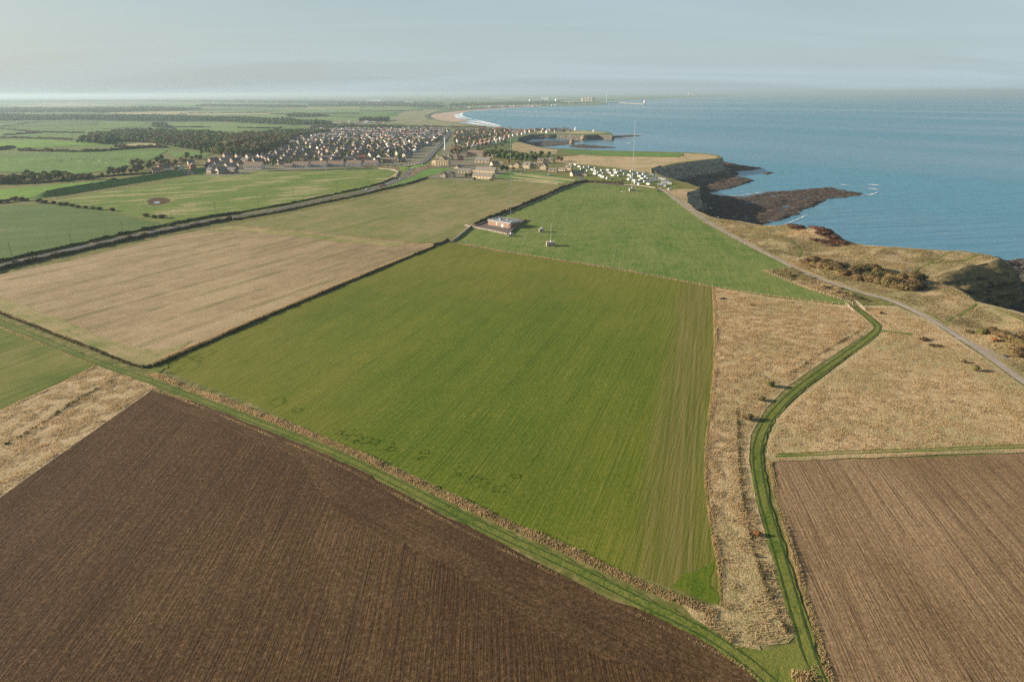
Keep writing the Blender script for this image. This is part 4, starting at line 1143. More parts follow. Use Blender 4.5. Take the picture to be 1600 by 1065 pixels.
# hedges: leafy runs following a line
def hedge(pts, wd, h, label, mat=m_hedge, dens=5.0, leaf=.6, world=None, mat2=None, name='hedge', cat='hedge'):
    line = resample(world or P(*pts), 2.0)
    L = len(line) * 2.0
    n = int(L * dens)
    li = rng.random(n) * (len(line) - 1); i0 = li.astype(int); f = li - i0
    A = np.array(line); D = A[np.minimum(i0 + 1, len(A) - 1)] - A[i0]
    Q = A[i0] + D * f[:, None]
    dn = np.stack([-D[:, 1], D[:, 0]], 1); dn /= (np.linalg.norm(dn, axis=1)[:, None] + 1e-9)
    th = rng.random(n) * math.pi
    s_ = li * 2.0
    hv = h * (.55 + .9 * vnoise(s_ / 6.0, s_ * 0 + wd)); wv = wd * (.7 + .6 * vnoise(s_ / 5.0, s_ * 0 + 30 + h))
    rad = .8 + .3 * rng.random(n)
    off = np.cos(th) * wv / 2 * rad; zz = np.sin(th) * hv * rad
    x = Q[:, 0] + dn[:, 0] * off; y = Q[:, 1] + dn[:, 1] * off
    z = H(x, y) + zz
    U = rng.normal(size=(n, 3)); U /= np.linalg.norm(U, axis=1)[:, None]
    W = np.cross(U, rng.normal(size=(n, 3))); W /= np.linalg.norm(W, axis=1)[:, None]
    s = (leaf * (.6 + .8 * rng.random(n)))[:, None] * .5
    C = np.stack([x, y, z], 1)
    V = np.stack([C - U * s - W * s, C + U * s - W * s, C + U * s + W * s, C - U * s + W * s], 1).reshape(-1, 3)
    F = np.arange(n * 4).reshape(-1, 4)
    # solid heart
    Lf, Rt = offsets(line, wd * .34, wd * .34); m_ = len(line)
    B = []
    for j, (a, b) in enumerate(zip(Lf, Rt)):
        hh = h * (.45 + .7 * float(vnoise(j * 2 / 6.0, wd)))
        za = Hs(*a); zb = Hs(*b)
        B += [(a[0], a[1], za - .1), (a[0] * .8 + b[0] * .2, a[1] * .8 + b[1] * .2, za + hh), (b[0] * .8 + a[0] * .2, b[1] * .8 + a[1] * .2, zb + hh), (b[0], b[1], zb - .1)]
    FB = [(len(V) + j * 4 + q, len(V) + j * 4 + q + 1, len(V) + (j + 1) * 4 + q + 1, len(V) + (j + 1) * 4 + q) for j in range(m_ - 1) for q in range(3)]
    o = link(name, mesh_np(name, np.concatenate([V, np.array(B)]), np.concatenate([F, np.array(FB)]), mat))
    return tag(o, label, cat)
hedge([(-90, 446), (0, 421.5), (60, 407), (110, 396), (200, 375.5), (240, 367), (290, 357), (330, 349), (362, 343)], 3.2, 2.2, 'dark overgrown hedge on the stubble side of the main road', dens=14)
hedge([(-90, 433), (0, 409), (60, 396), (110, 385), (200, 364.5), (290, 346.5), (330, 339), (370, 334)], 2.0, 1.7, 'dark hedge on the far side of the main road', m_leafd, dens=12)
hedge([(365, 334), (440, 321), (500, 308.5), (560, 296), (598, 286), (616, 278)], 1.3, 1.2, 'low dark hedge between rough pasture and the bend of the road', m_leafd, dens=12)
hedge([(365, 344), (440, 331), (500, 318), (560, 306), (600, 296), (640, 287), (668, 278)], 1.6, 1.3, 'hedge and ditch between the road and harvested field', dens=12)
hedge([(742, 351), (765, 342), (800, 328), (850, 307), (880, 294), (902, 286), (915, 284.5), (950, 286), (975, 288)], 2.8, 2.3, 'dark hedge beside the pale farm track above the masts', dens=14)
hedge([(678, 384), (690, 380), (700, 376)], 2.2, 1.6, 'bushy hedge end at the corner of three fields')
hedge([(240, 573), (420, 494), (560, 435), (680, 385)], 1.2, .9, 'low dark hedge between the stubble and the green field', mat=m_hedge, dens=14, leaf=.4)
hedge([(-90, 452), (0, 490), (100, 529), (205, 570), (225, 575), (238, 573)], 1.0, .8, 'low weedy hedge between stubble field and grass lane', dens=14, leaf=.4)
hedge([(-60, 290), (0, 288.5), (50, 287.5), (100, 283), (160, 276.5), (240, 271), (270, 270.5), (300, 269.5)], 2.4, 2.4, 'dark clipped hedge above the bright grass strip', m_leafd, dens=8)
# far hedges
for pp, lb in [([(30, 236), (60, 236.5), (110, 238), (150, 237.5), (180, 234.5), (250, 229.5)], 'thick brown hedgerow on the far side of the cattle field'), ([(-60, 238), (0, 234.5), (22, 230)], 'dark hedge cutting the corner at the left edge'),
               ([(0, 215.5), (60, 217), (112, 219)], 'straight hedgerow ending at the left tip of the valley wood'), ([(5, 211.5), (45, 209), (66, 207.5)], 'short dark hedge between two bright fields'),
               ([(-60, 204), (0, 202.5), (50, 206.5), (85, 207.5), (132, 208)], 'long brown hedgerow across the bright fields'), ([(0, 200), (20, 196.5), (60, 192.5)], 'dark hedge slanting up to the long tree belt'),
               ([(180, 229.8), (225, 231), (262, 231)], 'hedge behind the small sandy field'), ([(262, 199), (300, 199.5), (330, 199)], 'short hedge in the pale field behind the valley wood'), ([(370, 200), (400, 201), (440, 200)], 'low hedge in the pale field right of the valley wood'),
               ([(420, 178.5), (480, 178), (560, 178)], 'dark hedge line in the far pale fields'), ([(560, 173.5), (620, 173.5), (660, 173)], 'hedge line below the far tree belt'), ([(280, 178), (330, 177), (420, 176.5)], 'hedge at the far end of the yellow field'),
               ([(640, 197.5), (700, 199), (760, 200)], 'scrub line along the back of the dunes')]:
    far = pp[0][1] < 212
    hedge(pp, 7 if pp[0][1] > 225 else 6, 4.5 if pp[0][1] > 233 else 4.0, lb, mat=m_hedge, dens=3.0 if far else 7, leaf=2.2 if far else 1.3)

# --- long dry grass: tussocks on meadows and banks
MEADOW1 = P((1118, 452), (1200, 467), (1300, 478), (1328, 482), (1362, 510), (1348, 523), (1286, 563), (1224, 603), (1190, 640), (1167, 680), (1164, 720), (1178, 790), (1199, 860), (1224, 940), (1242, 990),
              (1230, 1003), (1180, 1008), (1131, 950), (1131, 900), (1117, 830), (1107, 760), (1107, 700), (1116, 620), (1121, 560), (1120, 500))
MEADOW2 = P((1345, 480), (1400, 482), (1450, 504), (1490, 532), (1540, 565), (1600, 610), (1700, 680), (1700, 690), (1600, 693), (1400, 705), (1215, 710), (1200, 708), (1205, 690), (1220, 655), (1258, 616), (1318, 572),
              (1382, 524), (1388, 512))
MARGIN = P((150, 574), (205, 589), (240, 606), (230, 611), (0, 773), (-40, 800), (-40, 660), (0, 643))
tufts('dry_grass', MEADOW1, 9.0, .27, .10, m_tuft, 'long bleached grass covering the meadow left of the curved lane', clump=3, hole=.22)
tufts('dry_grass', MEADOW2, 7.0, .25, .10, m_tuft, 'long bleached grass covering the meadow right of the curved lane', clump=3, hole=.22)
tufts('dry_grass', P((1075, 948), (1128, 953), (1182, 1010), (1150, 1014), (1105, 980)), 8, .35, .09, m_tuft, 'dry grass in the corner where the green field meets the lane junction', clump=3)
tufts('dry_grass', MARGIN, 7, .30, .08, m_tuft, 'long dry grass on the broad bank beside the dark ploughed field', clump=4, hole=.45)
COASTZ = P((1105, 342), (1140, 343), (1190, 354), (1240, 361), (1300, 376), (1400, 391), (1530, 401), (1550, 410), (1470, 425), (1455, 433), (1500, 459), (1527, 476), (1560, 485), (1600, 497), (1660, 520), (1700, 660), (1600, 590),
           (1540, 546), (1490, 515), (1440, 486), (1390, 464), (1350, 455), (1290, 435), (1245, 417), (1215, 401), (1160, 373))
tufts('coastal_grass', COASTZ, 2.6, .36, .14, m_tuft2, 'coarse tan and green grass between the coast path and the cliffs', clump=8, hole=.36, avoid=TRAILS + [(COAST_PATH, 2.2)])
def ribbon(line, wl, wr):
    a, b = offsets(resample(smooth(line, 1), 4), wl, wr); return a + b[::-1]
GRASSLINE = [(P((232, 583), (300, 608), (400, 646), (520, 693), (640, 748), (760, 805), (880, 857), (980, 905), (1080, 944), (1122, 960)), 1.5, 1.3, 6, .95, 'tall bleached grass ridge between green field and grass lane'),
             (P((235, 607), (300, 630), (400, 672), (520, 721), (640, 784), (760, 848), (880, 903), (1000, 964), (1090, 1004), (1160, 1040), (1196, 1072)), .5, .4, 7, .40, 'thin pale grass edging of the dark ploughed field'),
             (P((706, 378), (770, 390), (850, 403), (985, 424), (1113, 449), (1200, 463), (1300, 475)), .7, .7, 7, .75, 'pale uncut grass along the foot of the pasture fence'),
             (P((1115, 451), (1118, 500), (1119, 560), (1114, 620), (1105, 700), (1105, 760), (1115, 830), (1129, 900), (1131, 948)), .5, .9, 7, .70, 'pale grass rim along the right side of the green field'),
             (P((0, 487), (100, 526), (200, 566)), .6, .8, 7, .6, 'dry grass edging of the lane on the left'),
             (P((0, 512), (60, 535), (130, 564), (150, 571)), .35, .35, 7, .5, 'thin dry grass edge between left green field and the lane'),
             (P((236, 570), (330, 529), (420, 490), (560, 432), (640, 400), (690, 380)), 1.7, .2, 5, .7, 'dry grass bank on the stubble side of the low hedge'),
             (P((0, 641), (80, 606), (148, 573)), .5, .8, 6, .6, 'reddish dry grass edge of the left green field'),
             (P((1204, 722), (1218, 790), (1238, 855), (1270, 960), (1300, 1065), (1330, 1150)), .4, 1.0, 7, .65, 'pale grass fringe between curved lane and the brown field'),
             (P((1212, 719), (1300, 717), (1400, 712), (1600, 704), (1750, 699)), .5, .5, 7, .5, 'pale grass fringe along the top of the brown field'),
             (P((1192, 423), (1225, 438), (1255, 449), (1332, 474)), .8, .3, 7, .6, 'pale grass along the wedge fence beside the coast path'),
             (P((362, 353), (440, 358), (520, 367), (600, 374), (655, 381), (690, 379)), .6, .6, 5, .55, 'ragged dry strip between stubble and harvested field'),
             (P((0, 412), (110, 386.5), (200, 366.5), (290, 348.5)), .8, .8, 4, .5, 'pale roadside grass at the foot of the far hedge'),
             ]
for ln, wl, wr, d, h, lb in GRASSLINE:
    tufts('tall_grass', ribbon(ln, wl, wr), d * 3.2, h * .48, .08, m_tuft, lb, clump=7, hole=.0)
tufts('dry_grass', P((1236, 1048), (1262, 1038), (1296, 1040), (1304, 1070), (1310, 1120), (1240, 1120)), 14, .42, .09, m_tuft, 'round island of dry grass at the very bottom near the lane junction', clump=2)
tufts('dry_grass', P((1236, 418), (1262, 430), (1335, 460), (1330, 472), (1258, 447), (1194, 424)), 3, .55, .3, m_tuft2, 'reddish dry grass in the wedge between fence and coast path', clump=3)
m_sedge = tuft_mat('sedge_blades', (.10, .085, .04), (.22, .18, .09), (.14, .11, .05))
# a ditch bank in the left meadow, reads as a dark crease
tufts('sedge', ribbon(P((1152, 640), (1155, 700), (1158, 760), (1170, 830), (1190, 900), (1215, 960), (1232, 990)), .5, .5), 5, .5, .15, m_sedge, 'dark sedge in the ditch left of the curved lane', cat='sedge', clump=2.5)
tufts('sedge', ribbon(P((1352, 512), (1320, 530), (1270, 560), (1225, 590)), .35, .35), 5, .45, .15, m_sedge, 'dark sedge along the crease beside the curved lane', cat='sedge', clump=2.5)
tufts('sedge', ribbon(P((0, 700), (60, 665), (120, 625), (180, 592)), .5, .5), 5, .55, .15, m_sedge, 'dark creased line through the dry bank on the left', cat='sedge', clump=2.5)
tufts('lush_grass', P((1060, 915), (1085, 890), (1115, 878), (1128, 900), (1128, 945), (1105, 938)), 6, .08, .10, m_tuftg, 'patch of lush dark green crop at the bottom corner of the green field', cat='grass', clump=3, hole=.36)
tufts('lush_grass', P((247, 573), (300, 550), (345, 545), (300, 580), (262, 585)), 8, .10, .12, m_tuftg, 'lush green crop where the grass lane enters the green field', cat='grass', clump=3, hole=.42)
# fairy rings in the crop
k = 0
Vr = []; Fr = []; b0 = 0
for (px, py, rx, ry) in [(664, 706, 3.0, 2.0), (662, 716, 3.6, 1.8), (716, 741, 1.8, 1.6), (740, 748, 4.2, 3.0), (749, 753, 5.0, 4.2), (782, 763, 4.2, 3.2), (806, 744, 2.8, 1.8), (530, 676, 3, 2), (545, 675, 5, 4), (553, 684, 6, 4), (570, 688, 5, 4), (585, 690, 3.5, 3), (600, 696, 6, 5), (612, 702, 3, 2), (435, 628, 7, 5), (464, 641, 4, 2.4), (556, 690, 2, 1.5), (683, 762, 2, 1.5), (663, 755, 1.6, 1.2), (1108, 800, 1.5, .8), (1098, 845, 2, 1)]:
    cx, cy = at(px, py)
    n = int(40 + (rx + ry) * 14); t = rng.random(n) * 6.283; rr = 1 + (rng.random(n) - .5) * .55 + (vnoise(np.cos(t) * 2 + px, np.sin(t) * 2 + py) - .5) * .6
    x = cx + np.cos(t) * rx * .42 * rr; y = cy + np.sin(t) * ry * .60 * rr
    kq = vnoise(x * .9 + px, y * .9) > .36; x = x[kq]; y = y[kq]; n = len(x)
    V, F = tuft_arrays(x, y, .10 + .06 * rng.random(n), .13 + 0 * x)
    Vr.append(V); Fr.append(F + b0); b0 += len(V)
tag(link('fairy_ring_grass', mesh_np('fairy_ring_grass', np.concatenate(Vr), np.concatenate(Fr), m_tuftg)), 'dark green grass rings scattered in the lower part of the crop field', 'grass', kind='stuff')

# the grassy bank on the left: a real slope
def bank(name, line, h, wf, wb, mat, label):
    line = resample(P(*line), 6); n = len(line)
    L_, R_ = offsets(line, wb, wf)
    V = []
    for j, q in enumerate((L_, line, R_)):
        for i, (x, y) in enumerate(q):
            e = min(1, i / 4, (n - 1 - i) / 4)
            V.append((x, y, Hs(x, y) + (.06 if j != 1 else h * e + .06)))
    F = [(i, i + n, i + n + 1, i + 1) for i in range(n - 1)] + [(i + n, i + 2 * n, i + 2 * n + 1, i + n + 1) for i in range(n - 1)]
    o = link(name, mesh_np(name, V, F, mat)); return tag(o, label, 'bank', kind='structure')
bank('grassy_bank', [(44, 311), (90, 303), (150, 293), (220, 282), (280, 273), (330, 267), (352, 265.5)], 5.5, 9, 12, m_fgreen, None)
# pond scrape in the rough pasture
sheet('bare_hollow', smooth(P((229, 313), (240, 309), (256, 309), (268, 312), (262, 317), (245, 321), (232, 320)), 2, True), m_soil, .12)
sheet('puddle', smooth(P((238, 317), (245, 314.5), (252, 316), (246, 319)), 2, True), simple('puddle_water', (.22, .27, .28), .15, .05), .2)
# ------------------------------------------------------------------ buildings
def plain(name, c, rough=.8, var=.10, scale=.8, spec=.2): return simple(name, c, rough, var, scale, spec)
w_cream = plain('cream_render', (.50, .43, .33)); w_white = plain('white_render', (.66, .64, .58)); w_brick = plain('brown_brick', (.38, .27, .19)); w_tan = plain('buff_brick', (.46, .36, .25))
w_stone = plain('honey_stone', (.62, .50, .32)); w_red = plain('red_brick', (.30, .155, .11))
r_slate = plain('slate_roof', (.15, .15, .16)); r_grey = plain('grey_tile_roof', (.26, .24, .21)); r_brown = plain('brown_tile_roof', (.24, .18, .14)); r_terra = plain('terracotta_roof', (.30, .13, .085))
r_stone = plain('stone_slate_roof', (.25, .22, .175)); r_pink = plain('pink_tile_roof', (.26, .155, .125))
m_glass = simple('window_glass', (.035, .045, .055), .15, .05, 1, .6); m_white = plain('white_paint', (.78, .78, .76), .5); m_chim = plain('chimney_brick', (.27, .17, .12)); m_conc = plain('weathered_concrete', (.40, .35, .28))
m_dark = plain('dark_timber', (.06, .05, .045)); m_metal = plain('grey_metal', (.30, .33, .35), .45, spec=.5); m_brick2 = plain('buff_orange_brick', (.31, .205, .145), .85, .15, 3)

def house(kind, W, D_, E, Rg, wall, roof, chim=1, win=None, storeys=2, door=True, dormers=0, porch=False, gable_end_win=False, winmat=None, hip=False):
    """walls, roof (> chimney), windows, door; ridge along local x, front to local -y"""
    root = bpy.data.objects.new(kind, None); COL.objects.link(root)
    hw, hd = W / 2, D_ / 2
    wl = MB().prism([(-hd, -.3), (hd, -.3), (hd, E), (0, Rg - .12), (-hd, E)], -hw, hw, axis='x')
    wl.build('wall', wall, root)
    o = .35; t = .22
    rf = MB(); sl = (Rg - E) / hd
    ez = E - sl * o
    if hip:
        hx = hw - hd * .8
        rf.add([(-hw - o, -hd - o, ez), (hw + o, -hd - o, ez), (hw + o, hd + o, ez), (-hw - o, hd + o, ez), (-hx, 0, Rg + .1), (hx, 0, Rg + .1)], [(0, 1, 5, 4), (1, 2, 5), (2, 3, 4, 5), (3, 0, 4), (3, 2, 1, 0)])
    else:
        for s in (-1, 1):
            y0, y1 = s * (hd + o), 0
            rf.add([(-hw - o, y0, ez), (hw + o, y0, ez), (hw + o, y1, Rg), (-hw - o, y1, Rg), (-hw - o, y0, ez + t), (hw + o, y0, ez + t), (hw + o, y1, Rg + t), (-hw - o, y1, Rg + t)],
                   [(0, 1, 2, 3), (4, 7, 6, 5), (0, 4, 5, 1), (1, 5, 6, 2), (2, 6, 7, 3), (3, 7, 4, 0)])
    for d in range(dormers):
        x = -hw + W * (d + .5) / dormers
        rf.prism([(x - 1.1, E), (x + 1.1, E), (x + 1.1, E + 1.2), (x, E + 2.1), (x - 1.1, E + 1.2)], -hd - .1, -hd * .3)
    r_o = rf.build('roof', roof, root)
    for c in range(chim):
        x = (-hw + .8) if c == 0 else hw - .8 if c == 1 else 0
        MB().box(x - .45, x + .45, -.45, .45, Rg - .6, Rg + 1.3).box(x - .3, x - .05, -.15, .15, Rg + 1.3, Rg + 1.7).build('chimney', m_chim, r_o)
    if win:
        wm_ = winmat or m_glass
        for s in range(storeys):
            for i in range(win):
                x = -hw + W * (i + .5) / win; z = .95 + s * 2.6
                if s == 0 and door and i == win // 2: continue
                if z + 1.25 > E: continue
                MB().box(x - .62, x + .62, -hd - .05, -hd + .05, z, z + 1.25, 0).box(x - .75, x + .75, -hd - .12, -hd + .02, z - .14, z, 1).build('window', [wm_, m_white], root)
        if door:
            x = -hw + W * (win // 2 + .5) / win
            MB().box(x - .5, x + .5, -hd - .06, -hd + .05, 0, 2.1).build('door', m_dark, root)
        if gable_end_win:
            MB().box(-hw - .05, -hw + .05, -.5, .5, E - .2, E + 1.1).build('window', wm_, root)
    return root
PROTO = {}
NH = [0]
def proto(key, *a, **k): PROTO[key] = [house(*a, **k), False]
def put(key, x, y, az, label, group=None, cat='house', s=1.0, z=None):
    """ridge towards azimuth az (degrees right of straight ahead)"""
    t = PROTO[key]
    if not t[1]: o = t[0]; t[1] = True
    else: o = copy_tree(t[0])
    o.location = (x, y, Hs(x, y) if z is None else z); o.rotation_euler = (0, 0, R(90 - az)); o.scale = (s, s, s)
    if 'group' in o.keys(): del o['group']
    NH[0] += 1
    return tag(o, label, cat, group)
def pp(key, px, py, az, label, group=None, **k):
    x, y = at(px, py); return put(key, x, y, az, label, group, **k)
proto('det1', 'detached_house', 9, 7.5, 5.0, 7.6, w_tan, r_slate, 1, 3)
proto('det2', 'detached_house', 9, 7.5, 5.0, 7.6, w_brick, r_grey, 1, 3)
proto('det3', 'detached_house', 10, 8, 5.0, 7.8, w_cream, r_brown, 1, 3)
proto('det4', 'detached_house', 9, 8, 5.0, 7.8, w_white, r_slate, 2, 3)
proto('det5', 'detached_house', 10, 8, 5.0, 7.8, w_red, r_terra, 1, 3)
proto('det6', 'detached_house', 10, 8, 5.0, 7.8, w_tan, r_pink, 1, 3)
proto('bun1', 'bungalow', 12, 8.5, 2.7, 5.4, w_tan, r_grey, 1, 4, 1)
proto('bun2', 'bungalow', 12, 8.5, 2.7, 5.4, w_cream, r_brown, 1, 4, 1)
proto('semi1', 'semi_detached_house', 14, 8, 5.1, 7.8, w_brick, r_slate, 2, 4)
proto('semi2', 'semi_detached_house', 14, 8, 5.1, 7.8, w_cream, r_grey, 2, 4)
proto('semi3', 'semi_detached_house', 14, 8, 5.1, 7.8, w_red, r_terra, 2, 4)
proto('ter1', 'terraced_house_block', 24, 8, 5.0, 8.0, w_tan, r_brown, 2, 8)
proto('ter2', 'terraced_house_block', 24, 10, 3.6, 8.4, w_white, r_brown, 2, 8, 1)
proto('sto1', 'stone_house', 10, 8, 4.8, 8.2, w_stone, r_stone, 2, 3, dormers=1, gable_end_win=True)
proto('sto2', 'stone_house', 13, 7.5, 4.6, 7.8, w_stone, r_stone, 2, 4, dormers=2, gable_end_win=True)
proto('barn1', 'stone_barn', 27, 9, 3.8, 7.4, w_stone, r_stone, 0, 6, 1)
proto('barn2', 'stone_barn', 18, 8, 3.0, 5.8, w_stone, r_grey, 0, 4, 1)
proto('out1', 'outbuilding', 10, 6, 2.6, 4.4, w_stone, r_stone, 0, 2, 1)
random.seed(11)
# front terraces facing the rough pasture
for i, (px, py, key, wd, lb) in enumerate([
        (398, 266, 'ter2', 1.15, 'long low house with a brown roof, leftmost of the row facing the pasture'),
        (452, 264, 'bun2', 1.1, 'low cream bungalow at the left end of the pasture front row'),
        (472, 263.5, 'ter2', .95, 'low brown roofed terrace, second of the long front row'),
        (500, 263, 'ter2', .98, 'low terrace with two white dormer boxes in the front row'),
        (526, 262.5, 'ter2', .98, 'low terrace with a round white gable in the front row'),
        (554, 261.5, 'ter2', .95, 'neat low terrace with a broad brown roof, middle of the front row'),
        (581, 260.5, 'ter2', .9, 'low terrace with two white gables near the right of the front row'),
        (610, 256, 'ter1', .9, 'dark roofed two storey block at the right end of the front row')]):
    pp(key, px, py - 2.2, 102, lb, s=wd)
for px, py, key, lb in [(505, 251, 'semi2', 'cream house directly behind the low terraces, left one'), (520, 251, 'semi2', 'cream house directly behind the low terraces, right one'), (487, 255, 'bun2', 'cream bungalow between two shaded houses behind the front row'),
                        (474, 252, 'det6', 'bright orange gabled house behind the front row'), (566, 250, 'semi3', 'red house with small roof behind the front row'), (545, 252, 'semi1', 'dark shaded house pair behind the middle terrace'),
                        (531, 246, 'det6', 'orange brick gable amid the grey roofs'), (519, 241, 'det3', 'pale cream gable in the centre of the estate'), (497, 240, 'det3', 'tall cream gable catching the sun in the estate')]:
    pp(key, px, py, 88 if 'bung' in key or 'semi' in key else 10, lb)
for (px, py, key, az, lb) in [(245, 271, 'det6', 60, 'pinkish house at the far left tip of the village'), (254, 266, 'det5', 40, 'red roofed house near the left tip of the village'), (262, 267, 'det4', 70, 'pale bluish house hidden by trees at the left of the village'),
                              (283, 267, 'det4', -30, 'white gabled house with lit verge left of the red roof'), (289, 272, 'bun2', -20, 'low cream house with brown roof at the pasture edge, left one'), (298, 272, 'bun2', -20, 'low cream house with brown roof at the pasture edge, right one'),
                              (302, 264, 'det5', -30, 'house with a bright orange roof left of the staggered rows'), (299, 258, 'det4', 60, 'blue grey gabled house behind the orange roof')]:
    pp(key, px, py, az, lb)
# staggered rows, ridges running back from the pasture
for (y0, xs, st) in [(270, 330, 374), (262, 326, 390), (254, 334, 410), (247, 356, 430)]:
    x = xs
    while x < st:
        pp(random.choice(['semi1', 'semi2', 'det3', 'det1', 'semi2', 'det4']), x, y0 + (x - xs) * .02 + random.uniform(-.8, .8), random.choice([40, 42, 38, 118, 40]), 'dark roofed house with a sunlit gable in the staggered rows above the pasture', 'houses of the staggered rows')
        if random.random() < .5: pl(random.choice(['o2', 'b1', 'd2']), x + 8, y0 + 2, random.uniform(.45, .65), label='garden tree between the staggered rows of houses', cat='tree', group='garden trees of the staggered rows')
        x += 17
# the estate
EST = [(402, 262), (398, 254), (428, 240), (448, 228), (462, 217), (500, 213.5), (560, 213.5), (640, 213.5), (697, 213.5), (690, 221), (666, 229), (655, 238), (640, 247), (632, 256), (560, 257.5), (440, 259)]
est = P(*EST)
ey = min(q[1] for q in est)
pts = []
A_ = R(61)
ux, uy = math.sin(A_), math.cos(A_); vx, vy = -uy, ux
avoid_pts = [(505, 251), (520, 251), (487, 255), (474, 252), (566, 250), (545, 252), (531, 246), (519, 241), (497, 240)]
avoid_w = [at(*q) for q in avoid_pts]
occ = list(avoid_w)
for i in range(-90, 90):
    for j in range(-70, 70):
        x = i * 17.5 + (random.random() - .5) * 8; y = j * (25 if j % 2 else 29) + (random.random() - .5) * 7
        X = ux * x + vx * y - 100; Y = uy * x + vy * y + 1400
        if inpoly(np.array([X]), np.array([Y]), est)[0]:
            if min((X - a) ** 2 + (Y - b) ** 2 for a, b in occ) > 220: pts.append((X, Y)); occ.append((X, Y))
pts.sort(key=lambda q: math.hypot(*q))
NEAR_N = 170
def zone(X, Y):
    d = math.hypot(X, Y)
    return 'near' if d < 1230 else 'mid' if d < 1500 else 'back'
ZL = {'near': ('grey roofed house in the estate just behind the front terraces', 'estate houses behind the front terraces'), 'mid': ('closely packed house in the middle of the estate', 'houses in the middle of the estate'),
      'back': ('small distant house at the back of the estate', 'houses at the back of the estate')}
for n_, (X, Y) in enumerate(pts[:NEAR_N]):
    if random.random() < .12:
        place(random.choice(['d2', 'o2', 'b1', 'o1']), X, Y, random.uniform(.55, .85), label='garden tree between the houses of the estate', cat='tree', group='garden trees in the estate')
        continue
    z_ = zone(X, Y)
    blk = float(vnoise(X / 90, Y / 90))
    ks = ['semi1', 'det1', 'det2', 'bun1'] if blk < .38 else ['semi2', 'det3', 'bun2', 'det4', 'det4'] if blk < .62 else ['semi1', 'det2', 'det6', 'semi2', 'det1', 'det3', 'det4', 'bun1']
    put(random.choice(ks), X, Y, random.uniform(-9, 9) + (44 if float(vnoise(X / 120 + 5, Y / 120)) < .72 else -29), ZL[z_][0], ZL[z_][1])
def small_houses(name, pts_, label, seed=0, s=1.0, cols=None):
    """many far houses as one mass"""
    mb = MB(); r_ = random.Random(seed)
    for X, Y in pts_:
        az = R(90 - r_.choice([44, 48, 105, -29])); ca, sa = math.cos(az), math.sin(az); W = r_.uniform(4, 7) * s; D_ = 4 * s; E = 5 * s; G = 7.8 * s; z0 = float(hbase(Y))
        def tr(p): return (X + p[0] * ca - p[1] * sa, Y + p[0] * sa + p[1] * ca, z0 + p[2])
        wi = r_.choice([0, 1, 2]); ri = r_.choice([3, 3, 3, 4, 4, 6, 6, 5])
        mb.add([tr(p) for p in [(-W, -D_, 0), (W, -D_, 0), (W, D_, 0), (-W, D_, 0), (-W, -D_, E), (W, -D_, E), (W, D_, E), (-W, D_, E), (-W, 0, G), (W, 0, G)]],
               [(0, 1, 5, 4), (1, 2, 6, 9, 5), (2, 3, 7, 6), (3, 0, 4, 8, 7)], wi)
        mb.add([tr(p) for p in [(-W - .3, -D_ - .3, E - .1), (W + .3, -D_ - .3, E - .1), (W + .3, 0, G + .15), (-W - .3, 0, G + .15), (W + .3, D_ + .3, E - .1), (-W - .3, D_ + .3, E - .1)]], [(0, 1, 2, 3), (3, 2, 4, 5)], ri)
    o = mb.build(name, [w_cream, w_white, w_tan, r_slate, r_brown, r_terra, r_grey])
    return tag(o, label, 'houses', kind='stuff')
small_houses('distant_houses', pts[NEAR_N:], 'tightly packed far roofs at the back of the village')
wood('garden_shrubs', est, 18, (4, 8), 'dark garden trees and shrubs between the estate houses', (m_leafd, m_leafg, m_leafb), n=60, leaf=1.2, seed=77)
wood('garden_shrubs', P((708, 203), (790, 202), (806, 212), (770, 220), (735, 235), (710, 246), (700, 240), (708, 215)), 17, (3, 7), 'dark garden trees and shrubs right of the main road', (m_leafd, m_leafg, m_leafb), n=60, leaf=1.2, seed=78)
wood('garden_shrubs', P((736, 238), (790, 239), (862, 243), (862, 252), (800, 251), (756, 247)), 13, (4, 9), 'trees and tall shrubs behind the stone houses', (m_leafd, m_leafg, m_leafb), n=80, leaf=1.2, seed=80)
back = [tuple(q) for q in gridpts(P((462, 213.5), (560, 213.5), (640, 213.5), (697, 213), (704, 206), (690, 202), (640, 202), (560, 202), (500, 202.5), (470, 206)), 24, .2, .6)]
small_houses('distant_houses', back, 'hazy roofs along the far edge of the village beneath the dunes', 3)
wood('trees', P((462, 213.5), (560, 213.5), (640, 213.5), (697, 213), (704, 206), (690, 202), (640, 202), (560, 202), (500, 202.5), (470, 206)), 42, (6, 9), 'hazy garden trees among the far roofs of the village', (m_leafd, m_leafg, m_leafb), n=50, leaf=2, seed=31)
pp('semi3', 636, 212, 88, 'long building with a vivid orange roof in the far village', s=1.6)
pp('semi3', 466, 208, 80, 'house with an orange roof by the wood, left back of the village', s=1.2)
pp('det4', 452, 216, 60, 'white gabled house at the edge of the wood', s=1.1)
